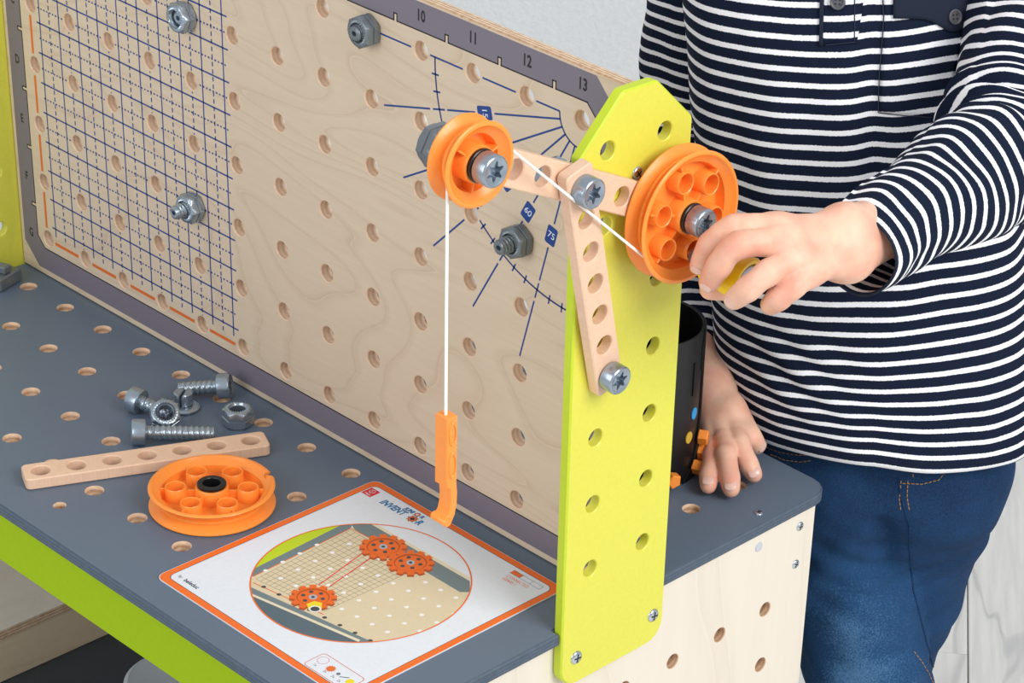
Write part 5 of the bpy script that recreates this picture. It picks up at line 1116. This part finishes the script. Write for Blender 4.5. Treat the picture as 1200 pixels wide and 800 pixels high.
body = npmesh('body', np.concatenate(body_geo[0]), np.concatenate(body_geo[1]), child, ['skin'])
# nails
def nail(tip, prev, r, hint, w=0.0040, l=0.0052):
    tip = Vector(tip); d = (tip - Vector(prev)).normalized(); n = Vector(hint); n = (n - d * n.dot(d)).normalized(); x = d.cross(n)
    V = []; F = []; A_, B_ = 8, 8
    for i in range(A_ + 1):
        for j in range(B_ + 1):
            u = -1 + 2 * i / A_; v = -1 + 2 * j / B_
            uu = u * math.sqrt(1 - v * v / 2); vv = v * math.sqrt(1 - u * u / 2)
            p = tip + d * (vv * l * 0.75 - 0.0004) + x * (uu * w) + n * (r * 1.07 - 0.0011 * uu * uu * (w / 0.004) - 0.0016 * max(0, vv) ** 2 - 0.0003 + 0.00025)
            V.append(p)
    for i in range(A_):
        for j in range(B_): q = i * (B_ + 1) + j; F.append((q, q + 1, q + B_ + 2, q + B_ + 1))
    o = mesh('fingernail', V, F, child, ['nail'], True, loc=NC); so_ = o.modifiers.new('s', 'SOLIDIFY'); so_.thickness = 0.0006; so_.offset = 0
for nm, hint in (('index', (0.53, -0.69, 0.35)), ('middle', (0.53, -0.69, 0.40)), ('ring', (0.53, -0.69, 0.45)), ('thumb', (-0.3, 0.6, -0.5))):
    J = LH[nm]; nail(J[3][0], J[2][0], mm_(J[3][1]), hint, 0.0036, 0.0045)
for nm, hint in (('index', (0.5, -0.6, 0.6)), ('middle', (0.45, -0.65, 0.6)), ('ring', (0.45, -0.65, 0.6)), ('pinky', (0, -0.3, 0.9)), ('thumb', (0.6, -0.3, 0.6))):
    J = RH[nm]; nail(J[3][0], J[2][0], mm_(J[3][1]), hint, 0.0042, 0.0050)
# eyes, brows, lips, hair
for s in (-1, 1):
    c = hp(s * 0.028, 0.0635, 0.001); bm = bmesh.new(); bmesh.ops.create_uvsphere(bm, u_segments=20, v_segments=14, radius=0.0115, matrix=Matrix.Translation(c)); e_ = frombm('eye', bm, child, ['eye_white'], True, NC)
    bm = bmesh.new(); bmesh.ops.create_uvsphere(bm, u_segments=16, v_segments=10, radius=0.0055, matrix=Matrix.Translation(c + hf * 0.0072 - hu * 0.001)); frombm('iris', bm, e_, ['iris'], True)
    tube('eyebrow', [hp(s * 0.014, 0.078, 0.019), hp(s * 0.028, 0.076, 0.022), hp(s * 0.042, 0.068, 0.018)], 0.0022, child, ['hair'], 6, rr=[0.0014, 0.0022, 0.0010], loc=NC)
tube('lips', [hp(-0.016, 0.0705, -0.053), hp(-0.008, 0.0765, -0.054), hp(0, 0.0785, -0.0535), hp(0.008, 0.0765, -0.054), hp(0.016, 0.0705, -0.053)], 0.003, child, ['lip'], 8, rr=[0.001, 0.0022, 0.0026, 0.0022, 0.001], loc=NC)
h = 0.0035; lo = (HC.x - 0.13, HC.y - 0.13, HC.z - 0.12); hi = (HC.x + 0.13, HC.y + 0.13, HC.z + 0.14); P = grid(lo, hi, h)
f = ell_sdf(P, HC + hu * 0.024 - hf * 0.012, (0.080, 0.090, 0.086), HM)
q = (P - np.array(HC, np.float32)) @ HM
cut = np.maximum(q[..., 1] - 0.052 + 0.25 * np.abs(q[..., 0]) - 0.30 * np.clip(q[..., 2] - 0.03, 0, 1), -(q[..., 2] + 0.045 - 0.3 * np.clip(q[..., 1], -1, 1)))
f = np.maximum(f, cut); f = f + 0.0018 * np.sin(q[..., 0] * 260 + 3 * np.sin(q[..., 2] * 60)) * np.cos(q[..., 1] * 90)
npmesh('hair', *surface_nets(f, lo, h), child, ['hair'])
# ---- cloth
def b_shirt(nt, b, L):
    uv = nt.nodes.new('ShaderNodeUVMap'); sp = nt.nodes.new('ShaderNodeSeparateXYZ'); L(uv.outputs[0], sp.inputs[0])
    n = nt.nodes.new('ShaderNodeTexNoise'); n.inputs['Scale'].default_value = 900; n.inputs['Detail'].default_value = 2; tc_ = nt.nodes.new('ShaderNodeTexCoord'); L(tc_.outputs['Object'], n.inputs['Vector'])
    ad = nt.nodes.new('ShaderNodeMath'); ad.operation = 'MULTIPLY_ADD'; ad.inputs[1].default_value = 0.0009; L(n.outputs['Fac'], ad.inputs[0]); L(sp.outputs[1], ad.inputs[2])
    mu = nt.nodes.new('ShaderNodeMath'); mu.operation = 'MULTIPLY'; mu.inputs[1].default_value = 1 / 0.0102; L(ad.outputs[0], mu.inputs[0])
    fr = nt.nodes.new('ShaderNodeMath'); fr.operation = 'FRACT'; L(mu.outputs[0], fr.inputs[0])
    cr = nt.nodes.new('ShaderNodeValToRGB'); e = cr.color_ramp.elements; e[0].position = 0.0; e[0].color = lin((20, 29, 50)); e[1].position = 1.0; e[1].color = lin((20, 29, 50))
    for p_, c_ in ((0.31, (20, 29, 50)), (0.345, (246, 247, 252)), (0.645, (246, 247, 252)), (0.68, (20, 29, 50))): k = e.new(p_); k.color = lin(c_)
    L(fr.outputs[0], cr.inputs[0]); L(cr.outputs[0], b.inputs['Base Color']); b.inputs['Roughness'].default_value = 0.9; b.inputs['Specular IOR Level'].default_value = 0.15
    b.inputs['Sheen Weight'].default_value = 0.0
    n2 = nt.nodes.new('ShaderNodeTexNoise'); n2.inputs['Scale'].default_value = 1600; L(tc_.outputs['Object'], n2.inputs['Vector']); bp = nt.nodes.new('ShaderNodeBump'); bp.inputs['Strength'].default_value = 0.3; bp.inputs['Distance'].default_value = 0.0004; L(n2.outputs['Fac'], bp.inputs['Height']); L(bp.outputs[0], b.inputs['Normal'])
nmat('striped_knit', b_shirt)
mat('navy_cloth', (36, 42, 58), 0.9, spec=0.15, bump=0.4, bscale=1200); mat('button_grey', (84, 86, 92), 0.4); mat('thread_navy', (30, 40, 62), 0.9)
from mathutils.bvhtree import BVHTree
from mathutils import noise as MN
def uvmesh(name, rows, UV, parent, mats, closed=True, thick=0.0012):
    n = len(rows); m_ = len(rows[0]); V = [p for r in rows for p in r]; F = []; U = []
    w = m_ if closed else m_ - 1
    for k in range(n - 1):
        for i in range(w):
            j = (i + 1) % m_; F.append((k * m_ + i, k * m_ + j, (k + 1) * m_ + j, (k + 1) * m_ + i)); U += [UV[k][i], UV[k][i + 1], UV[k + 1][i + 1], UV[k + 1][i]]
    o = mesh(name, V, F, parent, mats, True, loc=NC); o.data.shade_smooth() if hasattr(o.data, 'shade_smooth') else None
    ul = o.data.uv_layers.new(name='UVMap'); ul.data.foreach_set('uv', [c for u in U for c in u])
    s = o.modifiers.new('s', 'SOLIDIFY'); s.thickness = thick; s.offset = -1
    return o, V, F, U
def nz(x, y, z, s): return MN.noise(Vector((x * s, y * s, z * s)))
NA = 180
def torso_rows():
    rows = []; UV = []
    zs = [0.502 + 0.004 * k for k in range(93)] + [0.876, 0.882, 0.887]
    for k, z in enumerate(zs):
        c = tc(z); t = z
        a = float(np.interp(t, [0.50, 0.56, 0.62, 0.70, 0.78, 0.83, 0.86, 0.875, 0.89], [0.1095, 0.112, 0.1105, 0.105, 0.102, 0.100, 0.080, 0.055, 0.044]))
        b = float(np.interp(t, [0.50, 0.54, 0.60, 0.70, 0.78, 0.83, 0.86, 0.875, 0.89], [0.080, 0.083, 0.081, 0.073, 0.072, 0.070, 0.060, 0.046, 0.040]))
        row = []; uv = []
        for i in range(NA):
            A = 2 * PI * i / NA; cx_, sy_ = math.cos(A), math.sin(A); e = 0.86
            x = a * math.copysign(abs(cx_) ** e, cx_); y = b * math.copysign(abs(sy_) ** e, sy_)     # x right (photo), y toward the camera side
            p = c + RX * (x + 0.0045 * min(1, max(0, (0.72 - z) / 0.06))) + FX * y
            w = min(1, max(0, (0.86 - z) / 0.05))
            # soft cloth folds: long slack drapes in front, diagonal pull lines at the left hip
            d = 0.0034 * nz(A * 1.3, z * 6.0 - x * 14, 1.7, 1.5) + 0.0013 * nz(A * 3, z * 14 + x * 30, 5.2, 1.0)
            d += -0.0050 * math.exp(-((x - 0.018 - 0.05 * (z - 0.70)) / 0.010) ** 2) * min(1, max(0, (z - 0.62) / 0.06)) * (1 if y > 0 else 0)
            hipf = math.exp(-((x + 0.055) / 0.035) ** 2) * math.exp(-((z - 0.565) / 0.035) ** 2) * (1 if y > 0 else 0)
            d += 0.0020 * hipf * math.sin((x * 0.9 + z * 1.2) * 190)
            fl_ = 0.004 * math.exp(-((z - 0.502) / 0.02) ** 2) * math.sin(A * 5 + 0.7)
            p += (RX * cx_ * 1.0 + FX * sy_).normalized() * (d * w + fl_ * 0.5)
            # hem dips toward the middle of the front and rides up at the photo's left
            hz = math.exp(-((z - 0.502) / 0.05) ** 2); p.z += hz * (-0.004 * max(0, sy_) + 0.002 * x / 0.1 + 0.011 * (1 - max(0, x / 0.105)))
            row.append(p); uv.append((A * 0.09, (z - 0.502) * 1.03 + 0.0030 * nz(A * 0.9, z * 4, 3.3, 1.3) + 0.0035 - 0.10 * x * min(1, max(0, (z - 0.505) / 0.10))))
        uv.append((2 * PI * 0.09, uv[0][1])); rows.append(row); UV.append(uv)
    return rows, UV
rows, UV = torso_rows()
shirt, TV, TF, TU = uvmesh('striped_shirt', rows, UV, child, ['striped_knit'])
tb = BVHTree.FromPolygons([tuple(v) for v in TV], TF)
from mathutils.interpolate import poly_3d_calc
def ray_px(x, y):
    d = Vector(((x - 967.30) / 2936.97, -(y - 540.30) / 2936.97, -1)); return (m.to_3x3() @ d).normalized() if False else (CM3 @ d).normalized()
CM3 = Matrix(((RC[0][0], RC[1][0], RC[2][0]), (RC[0][1], RC[1][1], RC[2][1]), (RC[0][2], RC[1][2], RC[2][2])))
def hit(bv, V, F, U, x, y, off):
    loc, nrm, fi, dist = bv.ray_cast(CAM, ray_px(x, y))
    if loc is None: return None
    if nrm.dot(CAM - loc) < 0: nrm = -nrm
    uv = (0, 0)
    if U:
        w = poly_3d_calc([V[q] for q in F[fi]], loc); uv = (sum(w[k] * U[fi * 4 + k][0] for k in range(4)), sum(w[k] * U[fi * 4 + k][1] for k in range(4)))
    return loc + nrm * off, uv, nrm
def cloth_patch(name, P2, mats, off, nu=14, nv=14, dv=0.0, thick=0.0007, edge=None):
    """a sewn-on patch that follows the shirt; P2(s,t) gives where it sits"""
    rows = []; UVr = []
    for i in range(nv + 1):
        r = []; u = []
        for j in range(nu + 1):
            q = hit(tb, TV, TF, TU, *P2(j / nu, i / nv), off)
            if q is None: q = hit(tb, TV, TF, TU, 1000, 60, off)
            r.append(q[0]); u.append((q[1][0], q[1][1] + dv))
        rows.append(r); UVr.append(u)
    return uvmesh(name, rows, UVr, shirt, mats, closed=False, thick=thick)[0]
def fix_parent(o): o.location = (0, 0, 0)
def bil(a, b, c, d): return lambda s, t: ((a[0] * (1 - s) + b[0] * s) * (1 - t) + (d[0] * (1 - s) + c[0] * s) * t, (a[1] * (1 - s) + b[1] * s) * (1 - t) + (d[1] * (1 - s) + c[1] * s) * t)
fix_parent(cloth_patch('placket', bil((964, -60), (1020, -60), (1003, 51), (961, 53)), ['striped_knit'], 0.0013, 10, 16, -0.0018))
fix_parent(cloth_patch('placket_edge', bil((961.5, -60), (967.5, -60), (964.5, 54), (960, 53)), ['navy_cloth'], 0.0022, 3, 16))
def flap(s, t):
    x0, x1 = 1046, 1149; yb = 21 + 14.5 * math.exp(-((s - 0.66) / 0.20) ** 2) + 2 * s; return (x0 + (x1 - x0) * s, -40 + (yb + 40) * t)
fix_parent(cloth_patch('pocket', bil((1036, -40), (1150, -40), (1104, 137), (1031, 131)), ['striped_knit'], 0.0010, 16, 24, 0.0))
fix_parent(cloth_patch('pocket_flap', flap, ['navy_cloth'], 0.0024, 24, 12, 0, 0.0012))
for (x, y), par in (((1115, 19.5), 'f'), ((982, 2), 'p')):
    q = hit(tb, TV, TF, TU, x, y, 0.0040); bm = bmesh.new()
    M_ = Matrix.Translation(q[0]) @ axes(q[2]).to_4x4()
    lathe_bm(bm, [(0, 0.0002), (0.0031, 0.0002), (0.0035, 0.0011), (0.0043, 0.0014), (0.0049, 0.0011), (0.0050, 0.0004), (0.0046, -0.0006), (0, -0.0006)], 24, M_)
    bt_ = frombm('button', bm, shirt, ['button_grey'])
    bm = bmesh.new()
    for sx in (-1, 1):
        for sy in (-1, 1): lathe_bm(bm, [(0, 0.0006), (0.0006, 0.0006), (0.0006, 0.0), (0, 0.0)], 8, M_ @ Matrix.Translation((sx * 0.0013, sy * 0.0013, 0)))
    frombm('button_holes', bm, bt_, ['black_plastic'])
def seam(bv, V, F, U, pts, r, parent, m, name, dash=None, off=0.0005, step=2.0):
    P_ = []
    for a, b in zip(pts, pts[1:]):
        n = max(1, int(math.hypot(b[0] - a[0], b[1] - a[1]) / step))
        for k in range(n):
            q = hit(bv, V, F, U, a[0] + (b[0] - a[0]) * k / n, a[1] + (b[1] - a[1]) * k / n, off)
            if q: P_.append(q[0])
    if len(P_) < 3: return
    if not dash: return tube(name, P_, r, parent, [m], 6)
    bmV = []; bmF = []; k = 0
    while k + dash[1] < len(P_):
        s = P_[k:k + dash[1] + 1]; b0 = len(bmV); t = (s[-1] - s[0]).normalized(); u = t.orthogonal().normalized(); w = t.cross(u)
        for p in s:
            for a in range(5): bmV.append(p + (u * math.cos(2 * PI * a / 5) + w * math.sin(2 * PI * a / 5)) * r)
        for i in range(len(s) - 1):
            for a in range(5): c_ = (a + 1) % 5; bmF.append((b0 + i * 5 + a, b0 + i * 5 + c_, b0 + (i + 1) * 5 + c_, b0 + (i + 1) * 5 + a))
        k += dash[0]
    o = mesh(name, bmV, bmF, parent, [m], True); o['kind'] = 'stuff'; return o
seam(tb, TV, TF, TU, [(1034, -30), (1036, 20), (1031, 90), (1030, 131), (1060, 135), (1093, 137)], 0.00035, shirt, 'thread_navy', 'pocket_seam', off=0.0022)
seam(tb, TV, TF, TU, [(1001, -40), (1000, 49), (966, 53)], 0.00035, shirt, 'thread_navy', 'placket_seam', off=0.0024)
# hem: folded edge with two rows of stitches
def ring_tube(zoff, r, name, m):
    P_ = [rows[zoff][i] + ((rows[zoff][i] - tc(rows[zoff][i].z)).normalized()) * 0.0004 for i in range(NA)]; P_.append(P_[0])
    return tube(name, P_, r, shirt, [m], 6)
ring_tube(0, 0.0009, 'hem_edge', 'navy_cloth')
# sleeves
def catmull(P_, n):
    out = []; Q = [P_[0] * 2 - P_[1]] + P_ + [P_[-1] * 2 - P_[-2]]
    for i in range(1, len(Q) - 2):
        for k in range(n):
            t = k / n; a, b, c, d = Q[i - 1], Q[i], Q[i + 1], Q[i + 2]
            out.append(0.5 * ((2 * b) + (c - a) * t + (2 * a - 5 * b + 4 * c - d) * t * t + (3 * b - a - 3 * c + d) * t ** 3))
    out.append(Q[-2]); return out
def sleeve(S_, side, elbow_in):
    sh0 = tc(0.838); S_ = [(tuple(sh0 + (Vector(S_[0][0]) - sh0) * 0.42 + ZZ * 0.004), 0.040)] + list(S_)
    n = 22; P_ = catmull([Vector(p) for p, r in S_], n); R_ = catmull([Vector((r, 0, 0)) for p, r in S_], n); R_ = [r.x for r in R_]
    tot = [0]
    for a, b in zip(P_, P_[1:]): tot.append(tot[-1] + (b - a).length)
    Lt = tot[-1]; rows = []; UV = []; t0 = (P_[1] - P_[0]).normalized(); u = (FX - t0 * FX.dot(t0)).normalized(); NS = 96
    el = tot[3 * n + 2]
    for k, p in enumerate(P_):
        t = (P_[min(k + 1, len(P_) - 1)] - P_[max(k - 1, 0)]).normalized(); u = (u - t * u.dot(t)).normalized(); w = t.cross(u); row = []; uv = []
        s = Lt - tot[k]
        for i in range(NS):
            A = 2 * PI * i / NS; dr = u * math.cos(A) + w * math.sin(A)
            inn = max(0, dr.dot(elbow_in)) ; g = math.exp(-((tot[k] - el) / 0.035) ** 2)
            # bunching at the crook of the elbow, spiral drag lines along the forearm
            d = g * (0.0042 * inn * math.sin(tot[k] * 330 + 1.5 * math.sin(A * 2)) + 0.0022 * math.sin(tot[k] * 210 + A * 2.0))
            d += 0.0022 * math.sin(A * 2 + s * 60 + side) * min(1, s / 0.03) * 0.8 + 0.0026 * nz(A * 1.5, s * 30, side * 7.0, 1.2) * min(1, s / 0.02)
            d += 0.0010 * math.sin(A * 3 + 1.0) * math.exp(-s / 0.02)
            row.append(p + dr * (R_[k] + d)); wz = min(1, max(0, (el - 0.01 - tot[k]) / 0.05)); wz = wz * wz * (3 - 2 * wz) * 0.5
            sv = s * (1 - wz) + wz * ((Lt - el) + (row[-1].z - P_[3 * n + 2].z) * 1.15)
            uv.append((A * 0.03, sv + 0.0012 + 0.0035 * nz(A * 1.1, s * 14, side * 3.0, 1.0) * min(1, s / 0.03)))
        uv.append((2 * PI * 0.03, uv[0][1])); rows.append(row); UV.append(uv)
    o = uvmesh('sleeve', rows, UV, shirt, ['striped_knit'])[0]; fix_parent(o)
    c_ = tube('cuff_edge', rows[-1] + rows[-1][:1], 0.0009, o, ['navy_cloth'], 6)
    return rows
sleeve(LSLEEVE, 1.0, (RX * -0.7 + Vector((0, 0, 0.3)) + FX * 0.2).normalized())
sleeve(RSLEEVE, 2.0, FX)
# ---- jeans
def b_denim(nt, b, L):
    tc_ = nt.nodes.new('ShaderNodeTexCoord'); at = nt.nodes.new('ShaderNodeAttribute'); at.attribute_name = 'fade'
    n = nt.nodes.new('ShaderNodeTexNoise'); n.inputs['Scale'].default_value = 850; n.inputs['Detail'].default_value = 3; L(tc_.outputs['Object'], n.inputs['Vector'])
    n3 = nt.nodes.new('ShaderNodeTexNoise'); n3.inputs['Scale'].default_value = 22; n3.inputs['Detail'].default_value = 4; L(tc_.outputs['Object'], n3.inputs['Vector'])
    s = nt.nodes.new('ShaderNodeMath'); s.operation = 'MULTIPLY_ADD'; s.inputs[1].default_value = 0.35; L(n3.outputs['Fac'], s.inputs[0]); L(at.outputs['Fac'], s.inputs[2])
    s2 = nt.nodes.new('ShaderNodeMath'); s2.operation = 'MULTIPLY_ADD'; s2.inputs[1].default_value = 0.42; L(n.outputs['Fac'], s2.inputs[0]); L(s.outputs[0], s2.inputs[2])
    cr = nt.nodes.new('ShaderNodeValToRGB'); e = cr.color_ramp.elements; e[0].position = 0.25; e[0].color = lin((20, 40, 70)); e[1].position = 0.98; e[1].color = lin((108, 152, 190)); k = e.new(0.60); k.color = lin((36, 72, 112))
    L(s2.outputs[0], cr.inputs[0]); L(cr.outputs[0], b.inputs['Base Color']); b.inputs['Roughness'].default_value = 0.88; b.inputs['Specular IOR Level'].default_value = 0.15
    bp = nt.nodes.new('ShaderNodeBump'); bp.inputs['Strength'].default_value = 0.5; bp.inputs['Distance'].default_value = 0.0006; L(n.outputs['Fac'], bp.inputs['Height']); L(bp.outputs[0], b.inputs['Normal'])
nmat('denim', b_denim); mat('stitch', (184, 134, 72), 0.8)
lo = (0.38, 0.17, 0.03); hi = (0.70, 0.52, 0.535); h = 0.0034; P = grid(lo, hi, h)
f = None
for s in (-1, -0.33, 0.33, 1):
    g = cap_sdf(P, V3(tc(0.53) + RX * s * 0.036), V3(tc(0.470) + RX * s * 0.040), 0.060, 0.062); f = g if f is None else smin(f, g, 0.02)
legs = []
for J in (JR, JL):
    g = None
    for (a, ra), (b, rb) in zip(J, J[1:]): q_ = cap_sdf(P, a, b, ra, rb); g = q_ if g is None else smin(g, q_, 0.006)
    kn = Vector(J[-1][0]); ft = (Vector((kn.x + 0.01, kn.y + 0.03, 0.045)) if J is JR else Vector((kn.x - 0.04, kn.y + 0.05, 0.045)))
    g = smin(g, cap_sdf(P, J[-1][0], V3(ft), 0.045, 0.036), 0.006); legs.append(g)
legf = smin(legs[0], legs[1], 0.002)
f = smin(f, legf, 0.018)
q = P; f = f + 0.0014 * np.sin(q[..., 2] * 110 - q[..., 0] * 150 + 2 * np.sin(q[..., 1] * 40)) * np.exp(-((q[..., 2] - 0.41) / 0.05) ** 2) + 0.0009 * np.sin(q[..., 2] * 80 + q[..., 0] * 130 + 1.5 * np.sin(q[..., 2] * 60))
c1 = (Vector(JR[0][0]) + Vector(JL[0][0])) / 2 + FX * 0.065 + RX * 0.002; c2 = (Vector(JR[1][0]) + Vector(JL[1][0])) / 2 + FX * 0.060 + RX * 0.004; c3 = Vector(JR[2][0]) + RX * 0.056 + FX * 0.020
crease = np.minimum(cap_sdf(P, V3(c1), V3(c2), 0.005, 0.009), cap_sdf(P, V3(c2), V3(c3), 0.009, 0.007)); f = -smin(-f, crease, 0.008)
cv_ = np.array(V3((Vector(JR[1][0]) + Vector(JL[1][0])) / 2 + FX * 0.04), np.float32); dd_ = P - cv_; uu_ = dd_ @ np.array(V3(RX), np.float32); zz_ = dd_[..., 2]
f = f - 0.0016 * np.sin(300 * (zz_ - 0.45 * np.abs(uu_) + 2.0 * uu_ * zz_)) * np.exp(-((dd_ ** 2).sum(-1)) / 0.055 ** 2)
f = np.maximum(f, q[..., 2] - 0.525)
f = np.maximum(f, 0.062 - q[..., 2])
JV, JF = surface_nets(f, lo, h)
jeans = npmesh('jeans', JV, JF, child, ['denim'])
fade = np.zeros(len(JV)); a = np.array(JR[1][0]); 
for p_, s_, w_ in ((np.array(JR[2][0]) + np.array(FX) * 0.045, 0.06, 0.28), (np.array(JR[3][0]) + np.array(FX) * 0.045, 0.06, 0.28), (np.array(JL[2][0]) + np.array(FX) * 0.045, 0.04, 0.2)):
    fade = np.maximum(fade, w_ * np.exp(-((JV - p_) ** 2).sum(1) / s_ ** 2))
at = jeans.data.attributes.new('fade', 'FLOAT', 'POINT'); at.data.foreach_set('value', fade[:len(jeans.data.vertices)].astype(np.float32))
jb = BVHTree.FromPolygons([tuple(v) for v in JV.tolist()], [tuple(q) for q in JF.tolist()])
def jseam(pts, dash=(3, 2), r=0.0003, m='stitch', name='stitching'): return seam(jb, None, None, None, pts, r, jeans, m, name, dash, 0.0003, 1.6)
jseam([(1058, 566), (1080, 567), (1100, 562), (1110, 550), (1112, 535)])
jseam([(1056, 563), (1054, 585), (1056, 600)])
jseam([(1064, 563), (1063, 582), (1066, 600)])
jseam([(1070, 535), (1070, 560)])
jseam([(1071, 763), (1080, 775), (1088, 788), (1094, 802)])
jseam([(1178, 531), (1168, 537), (1166, 529)]); jseam([(1170, 540), (1188, 532)])
jseam([(898, 524), (915, 530), (935, 533), (950, 533)]); jseam([(903, 532), (920, 539), (938, 541), (952, 539)])
seam(jb, None, None, None, [(1052, 560), (1058, 590), (1066, 615), (1066, 640), (1070, 690), (1085, 750), (1096, 790)], 0.0007, jeans, 'denim', 'seam', None, 0.0002, 3)
# shoes
mat('shoe', (60, 66, 80), 0.6); mat('sole', (226, 226, 222), 0.6)
for J in (JR, JL):
    kn = Vector(J[-1][0]); ft = (Vector((kn.x + 0.01, kn.y + 0.03, 0.0)) if J is JR else Vector((kn.x - 0.04, kn.y + 0.05, 0.0)))
    lo = ft + Vector((-0.13, -0.14, 0.0)); hi = ft + Vector((0.13, 0.10, 0.10)); P = grid(lo, hi, 0.003)
    g = smin(cap_sdf(P, V3(ft + FX * -0.015 + ZZ * 0.036), V3(ft + FX * 0.085 + ZZ * 0.030), 0.032, 0.028), cap_sdf(P, V3(ft + ZZ * 0.04), V3(ft + ZZ * 0.07), 0.033, 0.032), 0.015)
    g = np.maximum(g, 0.012 - P[..., 2]); g = np.maximum(g, P[..., 2] - 0.075); sh_ = npmesh('shoe', *surface_nets(g, lo, 0.003), child, ['shoe'])
    g = cap_sdf(P, V3(ft + FX * -0.015 + ZZ * 0.02), V3(ft + FX * 0.085 + ZZ * 0.02), 0.034, 0.031); g = np.maximum(g, P[..., 2] - 0.013); g = np.maximum(g, 0.0015 - P[..., 2])
    so2 = npmesh('sole', *surface_nets(g, lo, 0.003), sh_, ['sole'], (0, 0, 0))
